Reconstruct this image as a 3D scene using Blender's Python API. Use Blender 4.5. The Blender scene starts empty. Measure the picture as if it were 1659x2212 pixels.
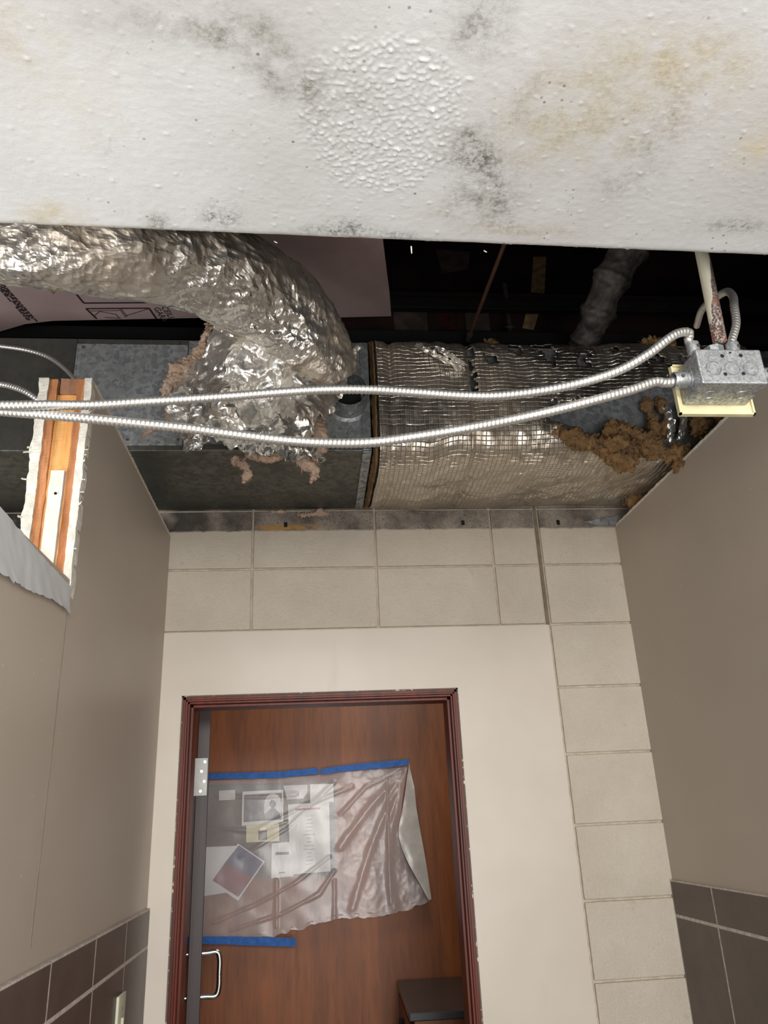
import bpy, bmesh, math, random
from mathutils import Vector, Matrix, noise
random.seed(7)
S = bpy.context.scene
COL = S.collection
# ------------------------------------------------------------------ camera
yaw, pitch, roll, FPX = 0.102041611, 0.375049534, -0.0454086148, 1678.27
EYE = Vector((0, 0, 1.72))
_f = Vector((math.sin(yaw)*math.cos(pitch), math.cos(yaw)*math.cos(pitch), math.sin(pitch)))
_r0 = Vector((math.cos(yaw), -math.sin(yaw), 0)); _u0 = _r0.cross(_f)
_r = _r0*math.cos(roll) + _u0*math.sin(roll); _u = _r.cross(_f)
cam = bpy.data.cameras.new('camera'); co = bpy.data.objects.new('camera', cam); COL.objects.link(co)
co.matrix_world = Matrix(((_r.x, _u.x, -_f.x, 0), (_r.y, _u.y, -_f.y, 0), (_r.z, _u.z, -_f.z, EYE.z), (0, 0, 0, 1)))
cam.sensor_fit = 'VERTICAL'; cam.sensor_height = 36; cam.lens = FPX/2212*36
cam.clip_start = 0.02; cam.clip_end = 100
S.camera = co
# ------------------------------------------------------------------ light
W = bpy.data.worlds.new('world'); S.world = W; W.use_nodes = True
W.node_tree.nodes['Background'].inputs[0].default_value = (0.95, 0.97, 1.0, 1)
W.node_tree.nodes['Background'].inputs[1].default_value = 1.0
def area(name, loc, target, size, power, col=(1, 1, 1), sy=None):
    l = bpy.data.lights.new(name, 'AREA'); l.energy = power; l.color = col; l.size = size
    if sy: l.shape = 'RECTANGLE'; l.size_y = sy
    o = bpy.data.objects.new(name, l); COL.objects.link(o); o.location = loc
    o.rotation_euler = (Vector(target)-Vector(loc)).to_track_quat('-Z', 'Y').to_euler()
    return o
area('work_lamp', (0.55, -1.0, 1.15), (0.25, 1.3, 2.5), 0.7, 17, (1.0, 0.99, 0.98))
area('ceiling_lamp', (0.3, -2.2, 2.35), (0.35, 2.4, 1.5), 1.2, 62, (1.0, 0.975, 0.94), 0.6)
area('front_fill_lamp', (0.12, -0.55, 1.40), (0.2, 1.6, 2.65), 0.55, 9, (1.0, 0.98, 0.95))  # unseen fill lamp added behind the eye to brighten the void and ducts
area('side_fill_lamp', (-1.5, 0.75, 1.9), (-.45, 1.55, 3.0), 0.8, 16, (1.0, 0.98, 0.95))  # unseen fill lamp added at the left to brighten flex duct and foam board
area('room_fill_lamp', (0.35, 2.75, 2.5), (0.2, 3.9, 1.2), 0.5, 5.5, (1.0, 0.93, 0.85))  # unseen fill lamp added to brighten the space beyond the doorway
S.view_settings.view_transform = 'Standard'; S.view_settings.look = 'None'
S.view_settings.gamma = 1; S.view_settings.use_curve_mapping = False; S.view_settings.exposure = 0.35
# ------------------------------------------------------------------ measuring helpers (points on real planes)
def ray(x, y): return _f*FPX + _r*(x-829.5) - _u*(y-1106)
def aY(x, y, Y): d = ray(x, y); return EYE + d*(Y/d.y)
def aX(x, y, X): d = ray(x, y); return EYE + d*(X/d.x)
def aZ(x, y, Z): d = ray(x, y); return EYE + d*((Z-EYE.z)/d.z)
def px(P):
    q = Vector(P)-EYE; k = q.dot(_f); return (829.5+FPX*q.dot(_r)/k, 1106-FPX*q.dot(_u)/k)
def fbm(p, o=3, g=0.5):
    a, s, t = 1.0, 0.0, Vector(p)
    for _ in range(o): s += a*noise.noise(t); t = t*2.03+Vector((3.1, 1.7, 5.3)); a *= g
    return s
def ridge(p, o=3):
    a, s, t = 1.0, 0.0, Vector(p)
    for _ in range(o): s += a*(1-2*abs(noise.noise(t))); t = t*2.1+Vector((7.1, 2.7, 1.3)); a *= .5
    return s
# ------------------------------------------------------------------ materials
def s2l(c): c /= 255; return c/12.92 if c <= .04045 else ((c+.055)/1.055)**2.4
def rgb(r, g, b): return (s2l(r), s2l(g), s2l(b), 1)
class M:
    def __init__(s, name, col=(200, 200, 200), rough=.6, metal=0, spec=.5):
        s.m = bpy.data.materials.new(name); s.m.use_nodes = True; s.t = s.m.node_tree
        s.b = s.t.nodes['Principled BSDF']; s.set(Roughness=rough, Metallic=metal)
        s.b.inputs['Specular IOR Level'].default_value = spec
        s.b.inputs['Base Color'].default_value = rgb(*col); s.col = rgb(*col)
        s.obj = s.n('TexCoord').outputs['Object']
    def set(s, **k):
        for a, v in k.items():
            i = s.b.inputs[a.replace('_', ' ')]
            if isinstance(v, bpy.types.NodeSocket): s.t.links.new(v, i)
            else: i.default_value = v
    def n(s, ty, **k):
        n = s.t.nodes.new('ShaderNode'+ty)
        for a, v in k.items():
            if a.startswith('_'): setattr(n, a[1:], v); continue
            i = n.inputs[int(a[1:])] if a[0] == 'i' and a[1:].isdigit() else n.inputs[a]
            if isinstance(v, bpy.types.NodeSocket): s.t.links.new(v, i)
            else: i.default_value = v
        return n
    def noise(s, scale, detail=3, rough=.55, vec=None, dist=0):
        return s.n('TexNoise', Vector=vec or s.obj, Scale=scale, Detail=detail, Roughness=rough, Distortion=dist).outputs[0]
    def ramp(s, v, a, b): 
        n = s.n('MapRange', Value=v); n.inputs[1].default_value = a; n.inputs[2].default_value = b; n.clamp = True
        return n.outputs[0]
    def math(s, op, a, b=0.0): return s.n('Math', _operation=op, i0=a, i1=b).outputs[0]
    def scale(s, x, y, z): return s.n('Mapping', Vector=s.obj, Scale=(x, y, z)).outputs[0]
    def mix(s, fac, a, b):
        n = s.t.nodes.new('ShaderNodeMix'); n.data_type = 'RGBA'
        for i, v in ((0, fac), (6, a), (7, b)):
            if isinstance(v, bpy.types.NodeSocket): s.t.links.new(v, n.inputs[i])
            elif i and isinstance(v, (int, float)): n.inputs[i].default_value = (v, v, v, 1)
            else: n.inputs[i].default_value = v if i == 0 or len(v) == 4 else rgb(*v)
        return n.outputs[2]
    def bump(s, h, strength=.5, dist=.002, nrm=None):
        n = s.n('Bump', Height=h, Strength=strength, Distance=dist)
        if nrm: s.t.links.new(nrm, n.inputs['Normal'])
        s.set(Normal=n.outputs[0]); return n.outputs[0]
    def attr(s, name): return s.n('Attribute', _attribute_name=name)

def plain(name, col, rough=.6, metal=0, var=.15, sc=30, bump=.2):
    m = M(name, col, rough, metal)
    dark = tuple(int(c*(1-var)) for c in col)
    m.set(Base_Color=m.mix(m.ramp(m.noise(sc), .35, .65), col, dark))
    m.bump(m.noise(sc*6), bump, .001)
    return m.m
# wall paints
def wall_paint(name, col, col2):
    m = M(name, col, .42, 0, .4)
    c = m.mix(m.ramp(m.noise(2.2, 4), .35, .7), col, col2)
    st = m.ramp(m.noise(1, 3, .5, m.scale(60, 60, 2.5)), .60, .9)
    c = m.mix(m.math('MULTIPLY', st, .18), c, (190, 180, 165))
    sp = m.ramp(m.noise(75, 1, .4), .80, .83)
    c = m.mix(m.math('MULTIPLY', sp, .6), c, (225, 222, 215))
    m.set(Base_Color=c); m.bump(m.noise(420, 2), .16, .0006)
    return m.m
TAUPE = wall_paint('taupe_wall_paint', (186, 174, 160), (178, 167, 154))
GREYSTRIP = wall_paint('pale_grey_torn_paint', (212, 214, 216), (198, 200, 202))
def block_mat():
    m = M('painted_concrete_block', (212, 201, 182), .5)
    z = m.n('SeparateXYZ', Vector=m.obj).outputs[2]; x = m.n('SeparateXYZ', Vector=m.obj).outputs[0]
    c = m.mix(m.ramp(m.noise(7, 4), .3, .7), (221, 211, 195), (211, 200, 183))
    c = m.mix(m.math('MULTIPLY', m.ramp(m.noise(16, 3), .66, .74), .35), c, (178, 160, 138))
    pit_shade = m.ramp(m.noise(190, 4, .7), .60, .74)  # dark flecks paint in the shade of pits that the bump barely shows
    c = m.mix(m.math('MULTIPLY', pit_shade, .28), c, (120, 108, 92))
    edge = m.math('ADD', z, m.math('MULTIPLY', m.noise(30, 3), .012))
    up = m.ramp(edge, 2.623, 2.629)
    raw = m.mix(m.ramp(m.noise(11, 5, .65), .35, .68), (176, 165, 152), (104, 96, 90))
    raw = m.mix(m.ramp(m.noise(220, 3), .55, .7), raw, (80, 72, 66))
    soot = m.math('MULTIPLY', m.ramp(x, .05, -.45), m.ramp(m.noise(9, 4), .35, .55))
    raw = m.mix(m.math('MULTIPLY', soot, .85), raw, (38, 35, 32))
    c = m.mix(up, c, raw)
    orange = m.math('MULTIPLY', m.math('MULTIPLY', m.ramp(z, 2.618, 2.626), m.ramp(z, 2.646, 2.634)),
                    m.math('MULTIPLY', m.math('MULTIPLY', m.ramp(x, -.19, -.15), m.ramp(x, .08, .0)), m.ramp(m.noise(28, 4), .38, .52)))
    c = m.mix(orange, c, (188, 146, 86))
    m.set(Base_Color=c, Roughness=m.n('MapRange', Value=up, i3=.42, i4=.85).outputs[0])
    h = m.math('ADD', m.noise(110, 6, .72), m.math('MULTIPLY', m.noise(420, 2), .4))
    m.bump(h, .9, .006)
    return m.m
BLOCK = block_mat()
def plaster():
    m = M('smooth_beige_plaster', (206, 197, 182), .4)
    c = m.mix(m.ramp(m.noise(3, 3), .35, .65), (209, 200, 187), (201, 191, 177))
    c = m.mix(m.math('MULTIPLY', m.ramp(m.noise(1, 3, .5, m.scale(9, 9, 2)), .68, .75), .3), c, (188, 166, 140))
    m.set(Base_Color=c); m.bump(m.noise(90, 4), .12, .001); return m.m
PLASTER = plaster()
MORTAR = plain('painted_mortar', (196, 184, 163), .6, 0, .12, 40, .5)
def slab_mat():
    m = M('mouldy_white_gloss_paint', (222, 222, 219), .36, 0, .5)
    A = m.attr('stain').outputs['Color']; sp = m.n('SeparateColor', Color=A).outputs
    c = m.mix(m.ramp(m.noise(5, 4), .35, .7), (216, 218, 220), (202, 203, 202))
    fine = m.ramp(m.noise(190, 4, .7), .42, .62)
    c = m.mix(m.math('MULTIPLY', sp[2], .75), c, (214, 201, 164))
    g = m.math('MULTIPLY', sp[0], m.math('ADD', .55, m.math('MULTIPLY', fine, .6)))
    c = m.mix(g, c, (128, 124, 110))
    d = m.math('MULTIPLY', sp[1], fine)
    c = m.mix(d, c, (86, 86, 84))
    v = m.n('TexVoronoi', Vector=m.obj, Scale=70.0, Randomness=1.0).outputs[0]
    spots = m.math('MULTIPLY', m.ramp(v, .16, .08), m.ramp(m.noise(14, 2), .52, .66))
    c = m.mix(m.math('MULTIPLY', spots, .8), c, (112, 100, 88))
    m.set(Base_Color=c, Roughness=m.n('MapRange', Value=m.noise(60, 3), i3=.25, i4=.5).outputs[0])
    h = m.math('ADD', m.noise(300, 3, .6), m.math('MULTIPLY', m.noise(1, 3, .6, m.scale(60, 260, 100)), .35))
    m.bump(h, .3, .0009); return m.m
SLAB = slab_mat()
TILE = None
def tile_mat():
    m = M('brown_ceramic_tile', (96, 82, 74), .42)
    i = m.n('ObjectInfo').outputs['Random']
    c = m.mix(m.ramp(m.noise(9, 5, .6), .3, .7), (98, 84, 76), (76, 64, 57))
    c = m.mix(m.math('MULTIPLY', i, .35), c, (96, 84, 78))
    m.set(Base_Color=c); m.bump(m.noise(60, 4), .15, .002); return m.m
TILE = tile_mat()
GROUT = plain('pale_grout', (214, 204, 196), .85, 0, .15, 90, .4)
def wood(name, a, b, rough=.35, sx=14, sz=.9, coat=0, rng=(.3, .7), axis='z', flitch=0):
    m = M(name, a, rough)
    v = m.scale(*((sx, sx, sz) if axis == 'z' else (sz, sx, sx)))
    c = m.mix(m.ramp(m.noise(1.6, 6, .6, v, .7), *rng), a, b)
    fine = m.ramp(m.noise(9, 3, .6, v), .45, .75)
    c = m.mix(m.math('MULTIPLY', fine, .35), c, tuple(int(q*.6) for q in b))
    if flitch:
        w = m.n('TexWhiteNoise', _noise_dimensions='1D', W=m.math('FLOOR', m.math('MULTIPLY', m.n('SeparateXYZ', Vector=m.obj).outputs[0], flitch))).outputs[0]
        c = m.mix(m.math('MULTIPLY', w, .32), c, tuple(int(q*.45) for q in a))
    m.set(Base_Color=c); m.bump(m.noise(9, 3, .6, v), .12, .001)
    if coat: m.set(Coat_Weight=coat, Coat_Roughness=.12)
    return m.m
MAHOG = wood('dark_mahogany_stain', (116, 44, 22), (66, 24, 13), .4, 22, 1.0); MAHOG.node_tree.nodes['Principled BSDF'].inputs['Specular IOR Level'].default_value = .3
LEAFW = wood('dark_purple_brown_stain', (66, 48, 46), (42, 29, 28), .5, 60, 1.5)
PANELW = wood('cherry_veneer', (158, 90, 40), (112, 60, 25), .48, 7, .8, .0, (.25, .75), 'z', 7.0)
PINE = wood('fresh_pine', (240, 186, 116), (226, 162, 92), .6, 40, 1.2)
OLDWOOD = wood('rough_orange_brown_wood', (202, 144, 98), (164, 100, 58), .8, 50, 3)
BROWNW = wood('weathered_brown_wood', (176, 132, 104), (140, 98, 74), .85, 30, 5)
GYP = plain('broken_gypsum', (234, 229, 217), .9, 0, .12, 60, .9)
PAPERW = plain('white_drywall_paper', (226, 222, 210), .8, 0, .06, 40, .3)
def galv(name, a, b, dirt, dirt_amt=.5, rough=.42, metal=.75, spangle=70):
    m = M(name, a, rough, metal)
    v = m.n('TexVoronoi', Vector=m.n('VectorMath', _operation='ADD', i0=m.obj, i1=m.n('VectorMath', _operation='SCALE', i0=m.n('TexNoise', Vector=m.obj, Scale=60.0).outputs[1], Scale=.02).outputs[0]).outputs[0], Scale=float(spangle))
    r = m.n('SeparateColor', Color=v.outputs['Color']).outputs[0]
    c = m.mix(m.ramp(r, .2, .85), a, b)
    c = m.mix(m.math('MULTIPLY', m.ramp(m.noise(45, 4, .7), .56, .62), .6), c, b)
    d = m.math('MULTIPLY', m.ramp(m.noise(5, 6, .65), .35, .68), dirt_amt)
    c = m.mix(d, c, dirt)
    st = m.ramp(m.noise(1, 4, .6, m.scale(60, 60, 3)), .55, .8)
    c = m.mix(m.math('MULTIPLY', st, .3), c, tuple(min(255, int(q*1.3)) for q in a))
    m.set(Base_Color=c, Roughness=m.n('MapRange', Value=r, i3=rough-.07, i4=rough+.14).outputs[0])
    m.bump(m.noise(35, 3), .12, .002)
    return m.m
DUCTG = galv('dirty_galvanised_steel', (116, 117, 110), (100, 101, 96), (66, 65, 58), .5, .45, .75, 60)
DUCTB = galv('clean_galvanised_steel', (182, 186, 188), (128, 133, 137), (124, 125, 121), .35, .45, .6, 80)
BOXG = galv('speckled_zinc', (194, 198, 200), (142, 147, 152), (120, 118, 110), .3, .38, .65, 330)
def foil(name, tint, dirt, amt, sc=1.0, rough=.17, grid=False, lo=.40):
    m = M(name, tint, rough, 1.0)
    d = m.math('MULTIPLY', m.ramp(m.noise(4.5*sc, 5, .6), lo, lo+.25), amt)
    c = m.mix(d, tint, dirt)
    spk = m.ramp(m.noise(48, 5, .75), .69, .72)
    c = m.mix(m.math('MULTIPLY', spk, .75), c, (58, 44, 32))
    vd = m.n('VectorMath', _operation='ADD', i0=m.obj, i1=m.n('VectorMath', _operation='SCALE', i0=m.n('TexNoise', Vector=m.obj, Scale=9.0*sc, Detail=3.0).outputs[1], Scale=.16).outputs[0]).outputs[0]
    v1 = m.n('TexVoronoi', Vector=vd, Scale=24.0*sc).outputs[0]
    v2 = m.n('TexVoronoi', Vector=vd, Scale=62.0*sc).outputs[0]
    h = m.math('ADD', v1, m.math('MULTIPLY', v2, .45))
    met = m.n('MapRange', Value=d, i3=.97 if grid else .9, i4=.55 if grid else .45).outputs[0]
    m.set(Roughness=m.n('MapRange', Value=m.math('ADD', d, m.math('MULTIPLY', m.noise(25, 3), .3)), i3=rough, i4=rough+.33).outputs[0], Metallic=met)
    if grid:
        uv = m.n('SeparateXYZ', Vector=m.n('TexCoord').outputs['UV'])
        wob = m.math('MULTIPLY', m.math('SUBTRACT', m.noise(14, 2), .5), .008)
        ls = []
        for k in (0, 1):
            f = m.math('FRACT', m.math('MULTIPLY', m.math('ADD', uv.outputs[k], wob), 1/.0135))
            ls.append(m.ramp(m.math('ABSOLUTE', m.math('SUBTRACT', f, .5)), .38, .5))
        g = m.math('MAXIMUM', ls[0], ls[1])
        c = m.mix(m.math('MULTIPLY', g, .22), c, (110, 102, 90))
        m.set(Base_Color=c)
        b = m.bump(h, .28, .005); m.bump(m.math('SUBTRACT', 1.0, g), .8, .002, b)
    else:
        m.set(Base_Color=c); m.bump(h, 1.0, .012)
    return m.m
FOIL = foil('crumpled_foil_jacket', (216, 213, 207), (166, 150, 130), .9, .6, .2, False, .36)
FOILB = foil('bright_torn_foil', (232, 230, 224), (176, 162, 144), .35, .42, .2)
FSK = foil('scrim_foil_wrap', (220, 214, 203), (190, 170, 142), .5, .7, .2, True, .40)
FOILD = plain('dusty_dark_wrap', (92, 86, 80), .6, .2, .4, 25, .6)
def fluff(name, a, b, dk):
    m = M(name, a, .95, 0, .1)
    c = m.mix(m.ramp(m.noise(26, 5, .7), .35, .65), a, b)
    c = m.mix(m.ramp(m.noise(90, 5, .8), .56, .72), c, dk)
    m.set(Base_Color=c); m.bump(m.noise(120, 5, .8, None, 1.5), 1.0, .008)
    m.b.inputs['Sheen Weight'].default_value = .2
    return m.m
PINKF = fluff('peach_fibreglass', (234, 206, 182), (216, 178, 148), (176, 132, 98))
BROWNF = fluff('amber_brown_fibreglass', (186, 142, 80), (142, 102, 54), (86, 60, 32))
STEELC = M('flexible_steel', (200, 199, 196), .42, .85)
STEELC.set(Base_Color=STEELC.mix(STEELC.ramp(STEELC.noise(13, 4, .7), .66, .72), (208, 207, 203), (74, 72, 70))); STEELC = STEELC.m
STEELD = plain('dull_dark_steel', (120, 118, 112), .45, .8)
DARKST = plain('sooty_steel', (34, 33, 32), .6, .4)
CHROME = plain('brushed_stainless', (206, 206, 204), .22, 1.0, .05, 20, .05)
PLATEM = plain('satin_nickel', (140, 140, 136), .5, .8, .08, 20, .1)
BLACK = plain('matt_black', (12, 12, 12), .8)
IVORY = plain('ivory_plastic', (226, 216, 174), .4, 0, .1, 25, .1)
IVORY2 = plain('pale_ivory_plastic', (205, 203, 180), .4, 0, .04, 25, .05)
def rust_pipe():
    m = M('rusty_painted_pipe', (170, 165, 150), .6, .2)
    x = m.n('SeparateXYZ', Vector=m.obj)
    thr = m.math('MINIMUM', m.math('MULTIPLY', m.math('SUBTRACT', x.outputs[2], 2.40), .14), .02)
    e = m.math('SUBTRACT', m.math('ADD', x.outputs[0], m.math('MULTIPLY', m.noise(45, 4), .012)), m.math('ADD', thr, .634))
    f = m.ramp(e, 0.0, .0006)
    r = m.mix(m.ramp(m.noise(260, 3, .8), .45, .6), (58, 44, 44), (186, 172, 160))
    r2 = m.mix(m.math('MULTIPLY', m.ramp(m.noise(40, 3), .5, .62), .7), r, (136, 74, 60))
    rr = m.mix(m.ramp(x.outputs[2], 2.53, 2.40), (62, 50, 48), r2)
    m.set(Base_Color=m.mix(f, (182, 178, 160), rr)); m.bump(m.noise(200, 3), .4, .001); return m.m
RUST = rust_pipe()
FOAM = plain('pinkish_foam_board', (172, 150, 148), .75, 0, .08, 6, .1)
INK = plain('dark_print_ink', (48, 38, 38), .7, 0, .1, 40, 0)
def deck_mat():
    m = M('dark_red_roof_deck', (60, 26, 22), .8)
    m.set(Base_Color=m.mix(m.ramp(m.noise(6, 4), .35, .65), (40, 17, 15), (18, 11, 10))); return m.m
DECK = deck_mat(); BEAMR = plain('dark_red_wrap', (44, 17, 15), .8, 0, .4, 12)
TAPEM = plain('yellowed_tape', (176, 148, 104), .6, 0, .3, 25, .2)
PATCHM = plain('dull_grey_patch', (84, 70, 64), .8, 0, .3, 20, .3)
REDP = plain('faded_red_wrap', (66, 24, 20), .6, 0, .4, 25, .3)
FLOORM = plain('grey_beige_floor', (150, 142, 132), .5, 0, .15, 3, .1)
DARKP = plain('void_black_wall', (30, 27, 26), .9)  # near-black colour stands in for the darkness of the void
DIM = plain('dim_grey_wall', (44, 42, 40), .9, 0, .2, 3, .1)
BLUE = plain('blue_masking_tape', (24, 96, 178), .6, 0, .14, 50, .3)
CORK = plain('brown_board_felt', (86, 72, 54), .9, 0, .12, 60, .4)
GREEN = plain('dark_green_board_edge', (38, 52, 48), .5, 0, .1, 20, .1)
WHITEP = plain('white_paper', (222, 222, 220), .7, 0, .02, 5, 0)
CREAM = plain('cream_paper', (224, 216, 178), .7, 0, .03, 5, 0)
GREYT = plain('charcoal_laminate', (58, 58, 60), .3, 0, .06, 8, .05)
def plastic():
    m = M('clear_plastic_film', (225, 222, 224), .16)
    tr = m.n('BsdfTransparent').outputs[0]; df = m.n('BsdfDiffuse', Color=(.78, .74, .76, 1)).outputs[0]
    h = m.math('ADD', m.noise(1, 4, .6, m.scale(14, 14, 5), 1.5), m.math('MULTIPLY', m.noise(60, 3), .2))
    bp = m.n('Bump', Height=h, Strength=.12, Distance=.004).outputs[0]
    gl = m.n('BsdfGlossy', Roughness=.22, Normal=bp).outputs[0]
    a = m.n('MixShader', i0=.24, i1=tr, i2=df).outputs[0]
    b = m.n('MixShader', i0=m.math('MULTIPLY', m.n('Fresnel', IOR=1.45, Normal=bp).outputs[0], .8), i1=a, i2=gl).outputs[0]
    m.t.links.new(b, m.t.nodes['Material Output'].inputs[0]); return m.m
FILM = plastic()
FILM2 = plain('folded_milky_film', (190, 186, 180), .25, 0, .1, 12, .3)
# ------------------------------------------------------------------ object helpers
def tag(o, label=None, cat=None, group=None, kind=None):
    if label: o['label'] = label
    if cat: o['category'] = cat
    if group: o['group'] = group
    if kind: o['kind'] = kind
    return o
def empty(name, loc):
    o = bpy.data.objects.new(name, None); o.location = loc; o.empty_display_size = .05; COL.objects.link(o); return o
def worldloc(p):
    v = Vector((0, 0, 0))
    while p: v += p.location + (p.matrix_parent_inverse.translation); p = p.parent
    return v
def obj(name, data, mat, parent=None, smooth=False, uvs=None):
    """data: bmesh (world coordinates) or (verts, faces)"""
    me = bpy.data.meshes.new(name)
    if isinstance(data, tuple): me.from_pydata([tuple(v) for v in data[0]], [], data[1])
    else:
        bmesh.ops.recalc_face_normals(data, faces=data.faces); data.to_mesh(me); data.free()
    me.materials.append(mat)
    if smooth: me.shade_smooth()
    if uvs:
        L = me.uv_layers.new(name='UVMap')
        for l in me.loops: L.data[l.index].uv = uvs[l.vertex_index]
    o = bpy.data.objects.new(name, me); COL.objects.link(o)
    if parent:
        o.parent = parent; o.matrix_parent_inverse = Matrix.Translation(-worldloc(parent))
    return o
def box(bm, x0, x1, y0, y1, z0, z1, bev=0, mat=None):
    v = [bm.verts.new((x, y, z)) for x in (x0, x1) for y in (y0, y1) for z in (z0, z1)]
    fs = [bm.faces.new([v[i] for i in q]) for q in ((0, 1, 3, 2), (4, 6, 7, 5), (0, 4, 5, 1), (2, 3, 7, 6), (0, 2, 6, 4), (1, 5, 7, 3))]
    if bev:
        bmesh.ops.recalc_face_normals(bm, faces=fs)
        bmesh.ops.bevel(bm, geom=list({e for f in fs for e in f.edges}), offset=bev, segments=2, profile=.5, affect='EDGES')
    return bm
def bx(*a, bev=0): return box(bmesh.new(), *a, bev=bev)
def prism(pts, d, bm=None):
    """polygon of 3D points extruded by vector d"""
    bm = bm or bmesh.new(); d = Vector(d)
    a = [bm.verts.new(p) for p in pts]; b = [bm.verts.new(Vector(p)+d) for p in pts]
    n = len(pts); bm.faces.new(a); bm.faces.new(b[::-1])
    for i in range(n): bm.faces.new((a[i], b[i], b[(i+1) % n], a[(i+1) % n]))
    return bm
def spline(P, n):
    """Catmull-Rom through points (Vectors), n samples per span"""
    P = [Vector(p) for p in P]; P = [P[0]*2-P[1]]+P+[P[-1]*2-P[-2]]; out = []
    for i in range(1, len(P)-2):
        a, b, c, d = P[i-1:i+3]
        for k in range(n):
            t = k/n; out.append(.5*((2*b)+(c-a)*t+(2*a-5*b+4*c-d)*t*t+(3*b-a-3*c+d)*t**3))
    out.append(P[-2]); return out
def resample(P, step):
    out = [P[0].copy()]; acc = 0
    for i in range(1, len(P)):
        seg = P[i]-P[i-1]; L = seg.length; t = step-acc
        while t <= L and L > 0: out.append(P[i-1]+seg*(t/L)); t += step
        acc = (acc+L) % step if L else acc
    return out
def tube(path, rad, seg=16, cap=True, disp=None):
    """path list; rad(i, ang, s) radius; disp(co, normal) extra offset; returns verts, faces"""
    V, F = [], []; T = []
    n = len(path)
    for i in range(n): T.append((path[min(i+1, n-1)]-path[max(i-1, 0)]).normalized())
    u = T[0].orthogonal().normalized(); s = 0
    for i in range(n):
        if i: s += (path[i]-path[i-1]).length
        u = (u-T[i]*u.dot(T[i])).normalized(); w = T[i].cross(u)
        for k in range(seg):
            a = 2*math.pi*k/seg; d = u*math.cos(a)+w*math.sin(a)
            p = path[i]+d*(rad(i, a, s) if callable(rad) else rad)
            if disp: p = p+disp(p, d)
            V.append(p)
    for i in range(n-1):
        for k in range(seg):
            k2 = (k+1) % seg; F.append((i*seg+k, i*seg+k2, (i+1)*seg+k2, (i+1)*seg+k))
    if cap: F.append(tuple(range(seg))[::-1]); F.append(tuple((n-1)*seg+k for k in range(seg)))
    return V, F
def cyl(a, b, r, seg=20, r2=None):
    a, b = Vector(a), Vector(b)
    return tube([a, b], (lambda i, an, s: r if i == 0 else (r if r2 is None else r2)), seg)
def ring(c, axis, r, t, seg=28, k=8):
    c = Vector(c); ax = Vector(axis).normalized(); u = ax.orthogonal().normalized(); w = ax.cross(u)
    V, F = [], []
    for i in range(seg):
        a = 2*math.pi*i/seg; d = u*math.cos(a)+w*math.sin(a)
        for j in range(k):
            b = 2*math.pi*j/k; V.append(c+d*(r+t*math.cos(b))+ax*t*math.sin(b))
    for i in range(seg):
        for j in range(k): F.append((i*k+j, ((i+1) % seg)*k+j, ((i+1) % seg)*k+(j+1) % k, i*k+(j+1) % k))
    return V, F
def sheet(rows, nu, nv, disp=None, thick=0.0):
    """bilinear-spline sheet through a grid of control Vectors"""
    R = [spline(r, nu) for r in rows]; C = [spline([R[j][i] for j in range(len(R))], nv) for i in range(len(R[0]))]
    V, F = [], []; n, m = len(C), len(C[0])
    for i in range(n):
        for j in range(m):
            p = C[i][j]
            if disp: p = p+disp(p, i/(n-1), j/(m-1))
            V.append(p)
    for i in range(n-1):
        for j in range(m-1): F.append((i*m+j, i*m+j+1, (i+1)*m+j+1, (i+1)*m+j))
    return V, F
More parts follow.
